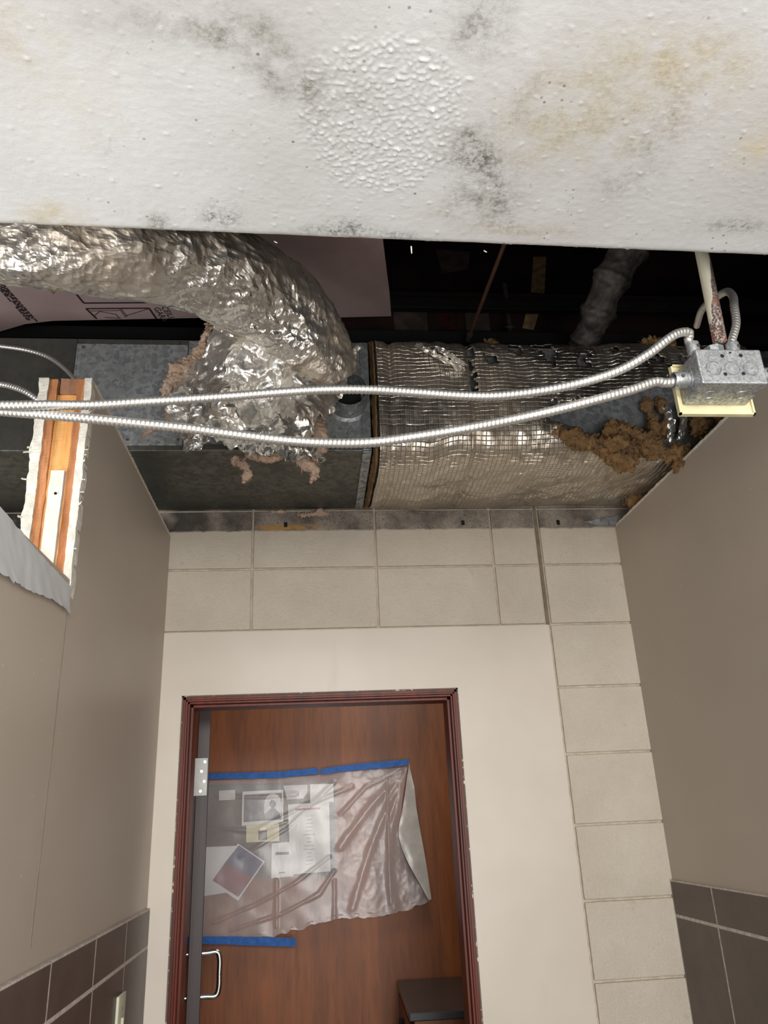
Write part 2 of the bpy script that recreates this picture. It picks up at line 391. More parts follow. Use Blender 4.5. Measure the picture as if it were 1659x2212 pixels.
def tuft(name, pts, r, mat, parent=None, seed=0, seg=44, rough=.62, kind=None):
    """torn lump of fibreglass along a path, with wispy ends"""
    P = resample(spline(pts, 12), .0025); n = len(P); o = Vector((seed*3.7, seed*1.3, 0))
    def rad(i, a, s):
        t = i/(n-1); e = min(1, (t*5)**.6, ((1-t)*4)**.6) if n > 1 else 1
        return max(.0006, r*e*(.8+.3*math.sin(seed+s*60)))
    def dp(p, d):
        q = fbm(p*42+o, 4, .65); q2 = ridge(p*150+o, 2)
        return d*(r*rough*q*1.1+r*.16*q2)
    V, F = tube(P, rad, seg, True, dp); rn = random.Random(seed); nv = n*seg
    hairs = 0 if mat is PAPERW else int(80+n*seg*.22)
    for _ in range(hairs):
        k = rn.randrange(nv); p = V[k].copy(); c = P[k//seg]; d = (p-c); L_ = d.length
        if L_ < 1e-5: continue
        d = (d/L_+Vector((rn.uniform(-1, 1), rn.uniform(-1, 1), rn.uniform(-1, 1)))*.9).normalized(); L_ = min(r, .02)*rn.uniform(.2, .95)
        w = Vector((rn.uniform(-1, 1), rn.uniform(-1, 1), rn.uniform(-1, 1))).normalized()*rn.uniform(.0002, .0007); q = Vector((rn.uniform(-1, 1), rn.uniform(-1, 1), rn.uniform(-1, .6)))
        b0 = len(V); p -= d*.002
        V += [p-w, p+w, p+d*L_*.5+q*L_*.12+w*.8, p+d*L_*.5+q*L_*.12-w*.8, p+d*L_*.8+q*L_*.5]
        F += [(b0, b0+1, b0+2, b0+3), (b0+3, b0+2, b0+4)]
    nf = 0 if mat is PAPERW else int(26+n*.5)     # torn flaps of matted fibre
    for _ in range(nf):
        c = P[rn.randrange(n)]; d = Vector((rn.uniform(-1, 1), rn.uniform(-1, .3), rn.uniform(-1, .8))).normalized()
        e = d.cross(Vector((rn.uniform(-1, 1), rn.uniform(-1, 1), rn.uniform(-1, 1)))).normalized(); sz = r*rn.uniform(.35, .85); b0 = len(V); q0 = c+d*r*rn.uniform(.1, .55)
        for i in range(7):
            for j in range(5):
                u_, v_ = i/6, j/4-.5; wd = (1-.6*u_)*(1+.5*fbm(Vector((_*1.7, i*.6, j)), 2))
                p = q0+d*sz*u_*1.1+e*sz*v_*wd+d.cross(e)*sz*(.35*math.sin(u_*2.5+_)+.3*fbm(Vector((_*3.1, u_*3, v_*3)), 2))
                V.append(p+Vector((1, .4, .7))*.0015*fbm(p*260, 2))
        for i in range(6):
            for j in range(4): F.append((b0+i*5+j, b0+i*5+j+1, b0+(i+1)*5+j+1, b0+(i+1)*5+j))
    return obj(name, (V, F), mat, parent, True)
def thing(name, label, cat, loc, group=None): return tag(empty(name, loc), label, cat, group)

# ================================================================== SETTING
D = 2.44; XL, XR = -.454, 1.049; DT = 2.085; DXL, DXR = -.385, .451
# floor, ceiling void
tag(obj('floor', bx(-3, 3.5, -4, 5.2, -.1, 0), FLOORM), kind='structure')
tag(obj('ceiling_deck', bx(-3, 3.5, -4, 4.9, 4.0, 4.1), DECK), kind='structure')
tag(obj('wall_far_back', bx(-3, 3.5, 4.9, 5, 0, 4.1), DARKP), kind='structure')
tag(obj('rear_light_block', bx(-3, 3.5, -.35, -.30, 2.46, 4.0), DARKP), kind='structure')  # unseen panel added to keep world light out of the void
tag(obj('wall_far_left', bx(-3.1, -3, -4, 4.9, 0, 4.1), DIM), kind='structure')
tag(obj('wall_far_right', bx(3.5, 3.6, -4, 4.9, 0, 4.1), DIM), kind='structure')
# back wall of concrete block: mortar core, each block a piece
bm = bmesh.new()
for a in ((-3, DXL, D+.005, D+.09, 0, 2.9), (DXR, 3.5, D+.005, D+.09, 0, 2.9), (DXL, DXR, D+.005, D+.09, DT, 2.9)): box(bm, *a)
wall_back = tag(obj('wall_back', bm, MORTAR), kind='structure')
J = .0035
zr = [2.286, 2.489, 2.692, 2.895]
xr = [-1.40, -1.0, -.60, -.188, .216, .611]
def block(x0, x1, z0, z1, y=D-.004):
    dy = random.uniform(-.0008, .0008)
    obj('block', bx(x0+J, x1-J, y+dy, D+.02, z0+J, z1-J, bev=.0028), BLOCK, wall_back)
for k in range(3):
    for i in range(5): block(xr[i], xr[i+1], zr[k], zr[k+1])
    block(.611, .766, zr[k], zr[k+1]); block(.779, 1.16, zr[k], zr[k+1])
for k in range(11):
    z1 = 2.286-k*.2032; block(.776, 1.16, max(0, z1-.2032), z1)
for k in range(2):
    for i in range(2): block(xr[i]+.2, xr[i+1]+.2, 2.083-k*.2032, 2.286-k*.2032)
obj('joint_strip', bx(.767, .778, D+.001, D+.02, 2.286, 2.9), plain('dark_joint_strip', (128, 116, 100), .8), wall_back)  # dark strip set back in the control joint of the top courses
# smooth panel around the door
pp = [(-.556, 0), (DXL, 0), (DXL, DT), (DXR, DT), (DXR, 0), (.771, 0), (.771, 2.284), (-.556, 2.284)]
obj('plaster_panel', prism([(x, D-.006, z) for x, z in pp], (0, .02, 0)), PLASTER, wall_back)
# weep holes in the top course
for q in ((617, 1133), (1000, 1129), (1206, 1128)):
    c = aY(*q, D-.006); obj('weep_hole', bx(c.x-.006, c.x+.006, c.y, c.y+.006, c.z-.009, c.z+.009, bev=.002), BLACK, wall_back)
# ---- left wall: stepped where the bulkhead was cut away
SY, ZT, ZL = 1.462, 2.605, 2.165
bm = prism([(XL, -2, 0), (XL, D, 0), (XL, D, ZT), (XL, SY+.012, ZT), (XL, SY+.012, ZL), (XL, -2, ZL)], (-.014, 0, 0))
box(bm, -.556, -.542, -2, D, 0, ZL-.004); box(bm, -.556, -.542, SY+.012, D, 0, ZT)
box(bm, -.542, -.468, -2, D, ZL-.05, ZL-.006); box(bm, -.542, -.468, SY+.1, D, ZT-.05, ZT-.01)
wall_left = tag(obj('wall_left', bm, TAUPE), kind='structure')
def ragged(name, x0, x1, z0, z1, y0, dep, mat, jl=0, jr=0, seed=0, n=70, jt=0, sh=0.0):
    V, F = [], []
    for k in range(n+1):
        t = k/n; z = z0+(z1-z0)*t
        a = x0+sh*(1-t)+jl*fbm(Vector((seed, 0, z*22)), 4, .7); b = x1+sh*(1-t)+jr*fbm(Vector((seed+9, 0, z*22)), 4, .7)
        dy = .0025*fbm(Vector((seed+4, 3, z*30)), 2)
        zz = z+(jt*fbm(Vector((seed, 7, z)), 2) if k == n else 0)
        V += [(a, y0+dy, zz), (b, y0-dy, zz), (b, y0+dep, zz), (a, y0+dep, zz)]
    for k in range(n):
        for c in range(4):
            c2 = (c+1) % 4; F.append((k*4+c, k*4+c2, k*4+4+c2, k*4+4+c))
    F.append((0, 1, 2, 3)); F.append(tuple(n*4+c for c in (3, 2, 1, 0)))
    return obj(name, (V, F), mat, wall_left)
zb_ = ZL-.03
tag(ragged('drywall_edge', -.560, -.541, zb_, 2.607, SY, .03, GYP, .0035, .002, 1, sh=.004), 'broken white gypsum edge on the outer side')
tag(ragged('drywall_edge', -.4685, -.4535, zb_, 2.607, SY, .03, GYP, .0015, .0022, 2), 'broken white gypsum edge on the corridor side')
tag(ragged('sheathing_strip', -.5405, -.5245, zb_, 2.606, SY+.004, .05, OLDWOOD, .001, .0012, 3, sh=.004), 'orange-brown wood strip beside the outer gypsum')
tag(ragged('sheathing_strip', -.4835, -.469, zb_, 2.606, SY+.003, .05, OLDWOOD, .001, .0008, 4), 'orange-brown wood strip beside the corridor gypsum')
tag(ragged('wood_stud', -.5235, -.4975, zb_, 2.572, SY+.011, .06, PINE, .0002, .0006, 5, sh=.002), 'wider half of the split pale pine stud')
tag(ragged('wood_stud', -.4966, -.4842, zb_, 2.570, SY+.0085, .06, PINE, .0006, .0002, 6, sh=.001), 'narrower half of the split pale pine stud')
tag(ragged('wood_block', -.518, -.484, 2.573, 2.607, SY+.004, .05, BROWNW, .0006, .0006, 7, 10), 'weathered brown wood block on top')
tag(ragged('gypsum_strip', -.5135, -.487, 2.16, 2.392, SY-.004, .013, PAPERW, .0006, .0006, 8, 30), 'flat white strip screwed over the stud')
c = aY(120, 1066, SY-.0045); obj('screw', cyl(c, c+Vector((0, -.0015, 0)), .0028, 14), DARKST, wall_left)
obj('screw', cyl(c+Vector((0, -.0016, 0)), c+Vector((0, -.002, 0)), .0012, 6), BLACK, wall_left)
# paper curls on the broken edges
for k in range(16):
    z = random.uniform(2.2, 2.55); sd = random.choice((-1, 1)); x = (-.560 if sd < 0 else -.4535)
    L = random.uniform(.004, .011); a = random.uniform(-.8, .8)
    P = [Vector((x-sd*.003, SY-.002, z)), Vector((x+sd*L*.5, SY-.004, z+L*.3*a)), Vector((x+sd*L, SY-.006, z+L*a))]
    o = obj('paper_curl', sheet([[p+Vector((0, 0, -.0012-.0012*(k % 3))) for p in P], [p+Vector((0, .001, .0014)) for p in P]], 3, 2), PAPERW, wall_left)
# torn lighter band of paint along the cut
top = [(-140, 935), (0, 1095), (60, 1165), (110, 1222), (152, 1266)]
bot = [(-140, 1130), (0, 1240), (35, 1262), (62, 1277), (100, 1292), (128, 1308), (148, 1327)]
pt = [aX(x, y, XL+.003) for x, y in top]; pb = [aX(x, y, XL+.003) for x, y in bot]
for p in pt: p.z = min(p.z, ZL+.006)
T_ = resample(spline(pt, 10), .012); B_ = [spline(pb, 10)[int(i/(len(T_)-1)*(len(pb)-1)*10)] for i in range(len(T_))]
V, F = [], []
for i in range(len(T_)):
    for j in range(9):
        t = j/8; p = T_[i].lerp(B_[i], t)
        lift = .0035*(t**3)*(1+.6*fbm(Vector((i*.1, 2, 0)), 2)) + .0012*fbm(p*50, 2)
        p = p+Vector((lift+.0005, 0, (.004*fbm(Vector((i*.45, 5, 1)), 3) if j == 8 else 0)+(.003*fbm(Vector((i*.9, 1, 1)), 3) if j == 0 else 0)))
        V.append(p)
for i in range(len(T_)-1):
    for j in range(8): F.append((i*9+j, i*9+j+1, (i+1)*9+j+1, (i+1)*9+j))
tag(obj('torn_paint_band', (V, F), GREYSTRIP, wall_left, True), 'pale grey torn band of paint along the cut edge')
m_ = wall_left.children[-1].modifiers.new('thickness', 'SOLIDIFY'); m_.thickness = .0012
obj('wall_seam', bx(XL-.001, XL+.0007, SY+.001, SY+.003, 1.55, 2.10), plain('seam_line', (122, 114, 104), .7), wall_left)  # thin darker line along the vertical wall seam
# ---- right wall
wall_right = tag(obj('wall_right', bx(XR, XR+.11, -2, D-.001, 0, 2.624), TAUPE), kind='structure')
# jagged broken gypsum along the tops of both walls
for wl, x, y0 in ((wall_left, XL, SY+.02), (wall_right, XR, .3)):
    V, F = [], []; n = 160; zt = ZT if x < 0 else 2.624
    xs = (x+.0006, x-.012) if x < 0 else (x-.0006, x+.012)
    for i in range(n+1):
        y = y0+(D-.012-y0)*i/n; h = .003+.004*abs(fbm(Vector((x*9, y*40, 0)), 4, .7))
        for xx in xs: V += [(xx, y, zt-.004), (xx, y, zt+h)]
    for i in range(n):
        a = i*4; b = a+4
        F += [(a, b, b+1, a+1), (a+3, b+3, b+2, a+2), (a+1, b+1, b+3, a+3), (a, a+2, b+2, b)]
    obj('broken_gypsum_edge', (V, F), GYP, wl)
# ---- tile wainscots
def wainscot(side, par, x, joints, plate=None):
    s = 1 if side == 'left' else -1
    x0, x1 = sorted((x, x+s*.0075)); 
    tag(obj('grout', bx(*sorted((x-s*.001, x+s*.0078)), -1.7, D-.007, 0, 1.517), GROUT, par), None)
    rows = [1.514, 1.4235, 1.1185, .8135, .5085, .2035, 0]
    g = .0036
    for k in range(6):
        for i in range(len(joints)-1):
            y1, y0 = joints[i], joints[i+1]
            xx = sorted((x+s*.001, x+s*(.0085+random.uniform(-.0003, .0003))))
            obj('tile', bx(*xx, y0+g, y1-g, rows[k+1]+g, rows[k]-(g if k else .0005), bev=.0016), TILE, par)
jl = [D-.006, 2.150, 1.862, 1.562]; jr = [D-.006, 2.181]
while jl[-1] > -1.4: jl.append(jl[-1]-.300)
while jr[-1] > -1.4: jr.append(jr[-1]-.300)
wainscot('left', wall_left, XL, jl); wainscot('right', wall_right, XR, jr)
# ---- the painted board overhead, with blistered and stained paint
def yedge(x): return .843+.0227*(x+.16)
R_ = .017; ZS = 2.45; TH = .045
def axis(lo, a, b, hi, fine, coarse):
    o = []; x = lo
    while x < a-1e-6: o.append(x); x += coarse
    x = a
    while x < b: o.append(x); x += fine
    x = b
    while x < hi-1e-6: o.append(x); x += coarse
    return o+[hi]
XS = axis(-.75, -.43, .71, 1.048, .0019, .02); nx = len(XS)-1
stains = []  # (x, y, rx, ry, r, g, b)
def st(pxx, pyy, rpx, rpy, r=0, g=0, b=0):
    c = aZ(pxx, pyy, ZS); k = (aZ(pxx+50, pyy, ZS)-c).length/50; ky = (aZ(pxx, pyy+50, ZS)-c).length/50
    stains.append((c.x, c.y, rpx*k, rpy*ky, r, g, b))
for a in ((480, 60, 110, 45, .5), (590, 120, 70, 60, .55), (640, 185, 60, 45, .6), (470, 90, 30, 22, .35, .2), (300, 50, 120, 40, .28), (20, 60, 60, 90, .2, 0, .3),
          (1020, 330, 55, 45, .35, .55), (1050, 400, 60, 50, .4, .5), (1085, 450, 40, 35, .3, .35), (1000, 290, 40, 30, .3, .2), (1060, 50, 50, 60, .38, .2), (1010, 60, 55, 50, .3, .1),
          (790, 215, 70, 40, .25, .1), (680, 220, 30, 60, .3, .1), (1130, 210, 40, 60, .15, .1), (1350, 200, 260, 120, .1, .1, .4), (1500, 130, 170, 45, .08, .1, .45), (1640, 310, 40, 40, 0, 0, .9),
          (1200, 290, 120, 60, .08, .1, .3), (110, 465, 60, 25, .25, 0, .8), (345, 480, 26, 14, .5, .8), (480, 470, 45, 30, .1, .6), (745, 490, 40, 18, .2, .9), (860, 512, 70, 14, .15, .6),
          (700, 500, 80, 12, .2, .5), (1420, 300, 60, 60, .15, .25), (1350, 400, 60, 30, .12, .3), (1590, 490, 90, 14, .2, .5), (1150, 500, 120, 14, .15, .2, .3), (240, 320, 40, 30, .08, .12), (0, 490, 120, 10, .6, .1, .4),
          (250, 497, 300, 7, .5, .2, .2), (1000, 455, 90, 30, .15, .15, .2), (150, 200, 120, 120, .04, 0, .2)): st(*a)
bc = aZ(825, 235, ZS); bk = (aZ(875, 235, ZS)-bc).length/50; bky = (aZ(825, 285, ZS)-bc).length/50
V, F, SC = [], [], []
YB_ = axis(-.28, .46, .80, .80, .0019, .03); ny = len(YB_)-1+12
arc = [(math.radians(a)) for a in range(6, 97, 6)]
cols = ny+1+len(arc)+2
for i in range(nx+1):
    x = XS[i]; ye = yedge(x)+.0008*fbm(Vector((x*20, 0, 0)), 3)
    for j in range(cols):
        if j <= ny: y = YB_[j] if j < len(YB_) else .80+(ye-R_-.80)*(j-len(YB_)+1)/12; z = ZS; nrm = Vector((0, 0, -1))
        elif j < ny+1+len(arc):
            a = arc[j-ny-1]; y = ye-R_+R_*math.sin(a); z = ZS+R_-R_*math.cos(a); nrm = Vector((0, math.sin(a), -math.cos(a)))
        elif j == cols-2: y = ye; z = ZS+TH; nrm = Vector((0, 1, 0))
        else: y = -.28; z = ZS+TH; nrm = Vector((0, 0, 1))
        h = 0; c = [0, 0, 0]
        if j < cols-2 and y > .4:
            dx, dy = (x-bc.x)/(bk*195), (y-bc.y)/(bky*(150 if y < bc.y else 215)); d = math.hypot(dx, dy)+.10*fbm(Vector((x*25, y*25, 0)), 2)
            if d < 1.1:
                w = min(1, max(0, (1.02-d)*5))
                q = fbm(Vector((x*190, y*215, 3)), 2, .6); q = max(0, q+.02)
                h += w*(.0030*q+.0004*fbm(Vector((x*420, y*420, 1)), 1))
            h += .00022*fbm(Vector((x*90, y*120, 8)), 2)
            h += .0014*max(0, fbm(Vector((x*130, y*150, 5)), 2)-.55)*2
            for (sx, sy, rx, ry, r, g, b) in stains:
                ddx, ddy = (x-sx)/rx, (y-sy)/ry
                if abs(ddx) < 2.6 and abs(ddy) < 2.6:
                    e = math.exp(-(ddx*ddx+ddy*ddy)); c[0] += r*e; c[1] += g*e; c[2] += b*e
            nn = .65+.7*fbm(Vector((x*35, y*35, 0)), 3)
            c = [min(1, max(0, q*nn*1.2)) for q in c]
        V.append(Vector((x, y, z))+nrm*h); SC.append((*c, 1))
for i in range(nx):
    for j in range(cols-1): a = i*cols+j; F.append((a, a+1, a+cols+1, a+cols))
    F.append((i*cols+cols-1, i*cols, (i+1)*cols, (i+1)*cols+cols-1))
slab = tag(obj('ceiling_soffit', (V, F), SLAB, None, True), 'white gloss painted ceiling board overhead, blistered and mould stained', kind='structure')
ca = slab.data.color_attributes.new('stain', 'FLOAT_COLOR', 'POINT')
ca.data.foreach_set('color', [q for c in SC for q in c])
obj('paint_drip', cyl(aZ(889, 528, ZS+.004)+Vector((0, .004, 0)), aZ(889, 528, ZS+.004)+Vector((0, .004, -.012)), .0011, 8, .0007), PAPERW, slab)
for q in ((592, 521), (1045, 541)):
    c = aZ(*q, ZS+.003); tuft('paint_flake', [c, c+Vector((.004, .001, -.002)), c+Vector((.006, .0, -.002))], .0007, PAPERW, slab, q[0], 8)

# ================================================================== DOORWAY AND ROOM BEHIND
door = tag(empty('door_1', (.03, D+.1, 0)), 'dark mahogany door frame with chipped white paint along its edge', kind='structure')
def frame_piece(name, pts2, mat=MAHOG, y0=D-.016, dep=.21):
    pass
fw, fr = .020, .012
steps = [(0, .009, D-.012, D+.09), (.009, .015, D-.017, D+.09), (.015, .021, D-.010, D+.09), (.021, .029, D+.012, D+.09)]
for side in ('L', 'R', 'T'):
    bm = bmesh.new()
    for a, b, y0, y1 in steps:
        b2 = b+.0004
        if side == 'L': box(bm, DXL+a, DXL+b2, y0, y1, 0, DT-a, bev=.0012)
        elif side == 'R': box(bm, DXR-b2, DXR-a, y0, y1, 0, DT-a, bev=.0012)
        else: box(bm, DXL+a, DXR-a, y0, y1, DT-b2, DT-a, bev=.0012)
    obj('head' if side == 'T' else 'jamb', bm, MAHOG, door)
# chipped paint line round the frame
CHIP = M('chipped_edge_paint', (70, 60, 52), .6); CHIP.set(Base_Color=CHIP.mix(CHIP.ramp(CHIP.noise(60, 4, .7), .58, .64), (96, 82, 70), (214, 205, 188))); CHIP = CHIP.m
bm = bmesh.new()
box(bm, DXL-.004, DXL+.001, D-.011, D, 0, DT+.004); box(bm, DXR-.001, DXR+.004, D-.011, D, 0, DT+.004); box(bm, DXL-.004, DXR+.004, D-.011, D, DT-.001, DT+.004)
obj('chipped_caulk_line', bm, CHIP, door)
# room beyond
YW = 3.9
tag(obj('wall_panelled', bx(-1.6, 1.6, YW, YW+.1, 0, 2.9), PANELW), 'cherry veneered wall seen through the doorway', kind='structure')
tag(obj('wall_room_left', bx(-1.7, -1.6, D+.09, YW, 0, 2.9), PLASTER), kind='structure')
tag(obj('wall_room_right', bx(1.6, 1.7, D+.09, YW, 0, 2.9), PLASTER), kind='structure')
tag(obj('ceiling_room', bx(-1.7, 1.7, D+.09, YW+.1, 2.9, 2.98), PLASTER), kind='structure')
# door leaf seen on its edge, swung into the room
LY = 2.76
e0 = aY(430, 1690, LY); e1 = aY(457, 1690, LY)
ex = (aY(424, 1690, LY).x+aY(450, 1690, LY).x)/2
dirL = Vector((ex-.022, LY, 0)).normalized(); nrL = Vector((dirL.y, -dirL.x, 0))
P0 = Vector((ex, LY, 0)); tL = .041; LEN = .76
leaf = thing('door_leaf', 'dark brown door leaf standing open, seen on its narrow edge in the doorway', 'door', P0+dirL*.35)
def leafbox(u0, u1, n0, n1, z0, z1, bev=.001):
    bm = bx(u0, u1, n0, n1, z0, z1, bev=bev)
    mt = Matrix(((dirL.x, nrL.x, 0, P0.x), (dirL.y, nrL.y, 0, P0.y), (0, 0, 1, 0), (0, 0, 0, 1)))
    bmesh.ops.transform(bm, matrix=mt, verts=bm.verts); return bm
obj('leaf_panel', leafbox(.0, LEN, -tL/2, tL/2, .01, 2.10, .002), LEAFW, leaf)
zc = aY(436, 1678, LY).z; 
pl = obj('edge_plate', leafbox(-.003, 0, -tL/2-.012, tL/2-.004, zc-.060, zc+.060, .0012), PLATEM, leaf); tag(pl, 'satin metal edge plate with four screws')
for dz, dn in ((.047, .006), (.017, -.004), (-.015, .006), (-.045, -.005)):
    c = P0+dirL*(-.003)+nrL*dn+Vector((0, 0, zc+dz)); obj('screw', cyl(c, c-dirL*.0016, .0042, 14), CHROME, pl)
    obj('screw_slot', cyl(c-dirL*.0017, c-dirL*.002, .0016, 6), BLACK, pl)
zh1 = aY(450, 2058, LY+.06).z; zh0 = aY(450, 2152, LY+.06).z
for sgn in (1, -1):
    P = []; off = .058
    pts = [(0, 0), (.35*off, 0), (.85*off, -.000), (off, -.022), (off, -.06), (off, (zh0-zh1)/2)]
    full = pts+[(a, (zh0-zh1)-b) for a, b in pts[::-1][1:]]
    path = spline([P0+dirL*.055+nrL*sgn*(tL/2-.002+a)+Vector((0, 0, zh1+b)) for a, b in full], 7)
    tag(obj('pull_handle', tube(path, .0085, 14), CHROME, leaf, True), 'brushed steel D-shaped pull handle')
# bulletin board and notices on the veneered wall
YB = YW-.02
def wallpoly(pts, Y, t=.0012): return prism([aY(x, y, Y) for x, y in pts], (0, t, 0))
bd = thing('bulletin_board', 'brown bulletin board with dark green edge taped on the veneered wall', 'board', (-.45, YW-.005, 1.75))
obj('board_frame', wallpoly([(398, 1697), (724, 1690), (724, 1888), (398, 1902)], YB, .018), GREEN, bd)
obj('board_surface', wallpoly([(398, 1716), (712, 1708), (712, 1876), (398, 1890)], YB-.002, .003), CORK, bd)
def paper(label, pts, mat=WHITEP, k=0, cat='notice'):
    o = obj('paper_notice', wallpoly(pts, YB-.004-.0018*k), mat); tag(o, label, cat, 'papers pinned on the bulletin board'); return o
def on(par, name, pts, mat, k=0, j=1): return obj(name, wallpoly(pts, YB-.004-.0018*k-.0007*j, .0005), mat, par)
GR1 = plain('print_mid_grey', (104, 102, 98), .6, 0, .3, 30, 0); GR2 = plain('print_dark', (52, 50, 50), .6, 0, .2, 30, 0); GR3 = plain('print_light', (206, 202, 204), .6, 0, .05, 30, 0)
paper('small pale blank card at the top left of the bulletin board', [(473, 1708), (508, 1706), (508, 1727), (473, 1729)], GR3)
p = paper('black and white photograph of a person before an arch, pinned on the board', [(524, 1710), (612, 1706), (612, 1776), (522, 1784)], WHITEP, 1, 'photograph')
on(p, 'photo_print', [(527, 1717), (609, 1713), (608, 1770), (526, 1776)], GR1, 1)
arch = [(590+19*math.cos(a), 1738-24*math.sin(a)) for a in [math.pi*i/10 for i in range(11)]]
on(p, 'photo_print', arch+[(570, 1766), (607, 1764)], GR3, 1, 2)
on(p, 'photo_print', [(589+7*math.cos(a), 1737+9*math.sin(a)) for a in [2*math.pi*i/14 for i in range(14)]], GR2, 1, 3)
on(p, 'photo_print', [(584, 1746), (594, 1746), (604, 1757), (607, 1770), (554, 1773), (560, 1760), (574, 1757)], GR2, 1, 3)
p = paper('cream card with a small dark picture below the photograph', [(532, 1780), (603, 1775), (603, 1817), (532, 1820)], CREAM, 0)
on(p, 'photo_print', [(558, 1794), (577, 1793), (577, 1813), (558, 1815)], GR1, 0)
paper('crumpled pale slip right of the photograph', [(612, 1697), (664, 1695), (664, 1712), (655, 1725), (620, 1727)], GR3, 0)
paper('white square paper at the top right corner of the board', [(670, 1694), (720, 1693), (721, 1732), (670, 1735)], WHITEP, 2)
p = paper('tall white letter sheet with a faded red heading', [(622, 1738), (711, 1732), (714, 1882), (628, 1889)], WHITEP, 1)
REDI = plain('faded_red_ink', (190, 110, 112), .7, 0, .1, 40, 0); LG = plain('faint_grey_ink', (178, 178, 182), .7, 0, .1, 40, 0)
on(p, 'printed_heading', [(638, 1747), (692, 1744), (692, 1748), (638, 1751)], REDI, 1)
for i in range(14):
    y = 1762+i*8; w = random.choice((10, 16, 22, 26)); on(p, 'printed_line', [(668-w/2, y), (668+w/2, y-1), (668+w/2, y+1), (668-w/2, y+2)], LG, 1)
p = paper('small white leaflet with a dark banner, lower edge of the board', [(587, 1822), (633, 1818), (634, 1893), (586, 1897)], WHITEP, 2)
on(p, 'printed_banner', [(595, 1841), (624, 1840), (624, 1846), (595, 1847)], GR2, 2)
on(p, 'printed_line', [(602, 1884), (616, 1883), (616, 1886), (602, 1887)], GR2, 2)
paper('large white sheet behind the tilted flyer at the left', [(440, 1830), (512, 1827), (512, 1925), (440, 1936)], WHITEP, 0)
fl = paper('tilted flyer printed blue at the top and red below', [(514, 1822), (572, 1861), (514, 1946), (455, 1905)], WHITEP, 2, 'flyer')
on(fl, 'photo_print', [(516, 1826), (568, 1862), (545, 1895), (487, 1862)], plain('print_navy', (66, 72, 112), .6, 0, .3, 12, 0), 2)
on(fl, 'photo_print', [(487, 1862), (545, 1895), (515, 1938), (459, 1902)], plain('print_red', (150, 56, 70), .6, 0, .3, 12, 0), 2)
# plastic film over the board
def fp(x, y, k): return aY(x, y, YW-k)
g = [[(395, 1688), (470, 1685), (560, 1682), (650, 1677), (740, 1668), (830, 1660), (880, 1655)],
     [(395, 1780), (470, 1780), (560, 1778), (650, 1775), (740, 1768), (820, 1760), (868, 1745)],
     [(395, 1880), (470, 1880), (560, 1880), (650, 1872), (740, 1862), (820, 1850), (872, 1830)],
     [(395, 1960), (470, 1960), (560, 1955), (650, 1945), (740, 1930), (840, 1915), (900, 1900)],
     [(395, 2028), (470, 2028), (560, 2026), (640, 2010), (720, 1986), (830, 1978), (930, 1947)]]
rows = [[fp(x, y, .05+.008*j) for x, y in r] for j, r in enumerate(g)]
tc = rows[0][-1]
creases = [[fp(*q, .05) for q in c] for c in (((462, 1992), (560, 1950), (640, 1905), (712, 1850)), ((500, 2008), (610, 1972), (690, 1930), (722, 1880)), ((520, 1850), (620, 1790), (722, 1690)), ((560, 1790), (660, 1740), (760, 1700)),
    ((880, 1662), (838, 1740), (800, 1830), (760, 1960)), ((880, 1662), (845, 1790), (838, 1880), (850, 1960)), ((876, 1662), (800, 1740), (735, 1830)), ((872, 1662), (790, 1700), (735, 1760)), ((836, 1690), (838, 1800), (842, 1950)), ((598, 1900), (598, 2000)), ((722, 1900), (722, 1985)), ((470, 1720), (560, 1722), (640, 1715)), ((480, 1790), (560, 1796), (620, 1775)))]
def dseg(p, a, b):
    ax, az, bx_, bz = a.x, a.z, b.x, b.z; vx, vz = bx_-ax, bz-az; t = max(0, min(1, ((p.x-ax)*vx+(p.z-az)*vz)/(vx*vx+vz*vz)))
    return math.hypot(p.x-ax-vx*t, p.z-az-vz*t)
def fdisp(p, i, j):
    h = 0
    for k, c in enumerate(creases):
        d = min(dseg(p, c[q], c[q+1]) for q in range(len(c)-1))+.004*fbm(p*14, 2)
        h += (.0042 if k in (4, 5, 6, 8) else .0035)*math.exp(-(d/(.016 if k in (4, 5, 6) else .006))**2)
    e = .006*fbm(p*28, 3) if j > .97 else 0
    return Vector((0, -h-.0035*fbm(p*7, 2)-.0006*ridge(p*22, 2)*max(0, min(1, (p.x-.0)*5)), e*1.4))
film = obj('plastic_film', sheet(rows, 32, 34, fdisp), FILM, None, True)
tag(film, 'torn clear plastic film taped over the bulletin board', 'plastic sheet')
fold = [[fp(884, 1648, .085), fp(886, 1662, .085), fp(895, 1700, .09)], [fp(870, 1745, .10), fp(882, 1745, .10), fp(900, 1748, .095)], [fp(861, 1800, .11), fp(880, 1800, .11), fp(909, 1800, .10)], [fp(878, 1856, .12), fp(895, 1856, .12), fp(919, 1856, .11)], [fp(926, 1944, .12), fp(928, 1944, .12), fp(932, 1942, .115)]]
tag(obj('folded_flap', sheet(fold, 4, 6, lambda p, i, j: Vector((0, .004*fbm(p*20, 2), 0))), FILM2, film, True), 'milky folded-over corner of the film')
def tape(label, top, bot, k):
    V = []; F = []; n = len(top)
    a = resample(spline([fp(x, y, k) for x, y in top], 6), .01); b = spline([fp(x, y, k) for x, y in bot], 12)
    for i, p in enumerate(a):
        q = b[int(i/(len(a)-1)*(len(b)-1))]; w = Vector((0, .0015*fbm(p*25, 2), .0012*fbm(p*60, 2)))
        V += [p+w, p.lerp(q, .5)+w*1.8, q+w]
    for i in range(len(a)-1):
        for j in (0, 1): F.append((i*3+j, i*3+j+1, i*3+j+4, i*3+j+3))
    o = obj('masking_tape', (V, F), BLUE); m = o.modifiers.new('thickness', 'SOLIDIFY'); m.thickness = .0008
    return tag(o, label, 'tape', 'blue masking tape strips')
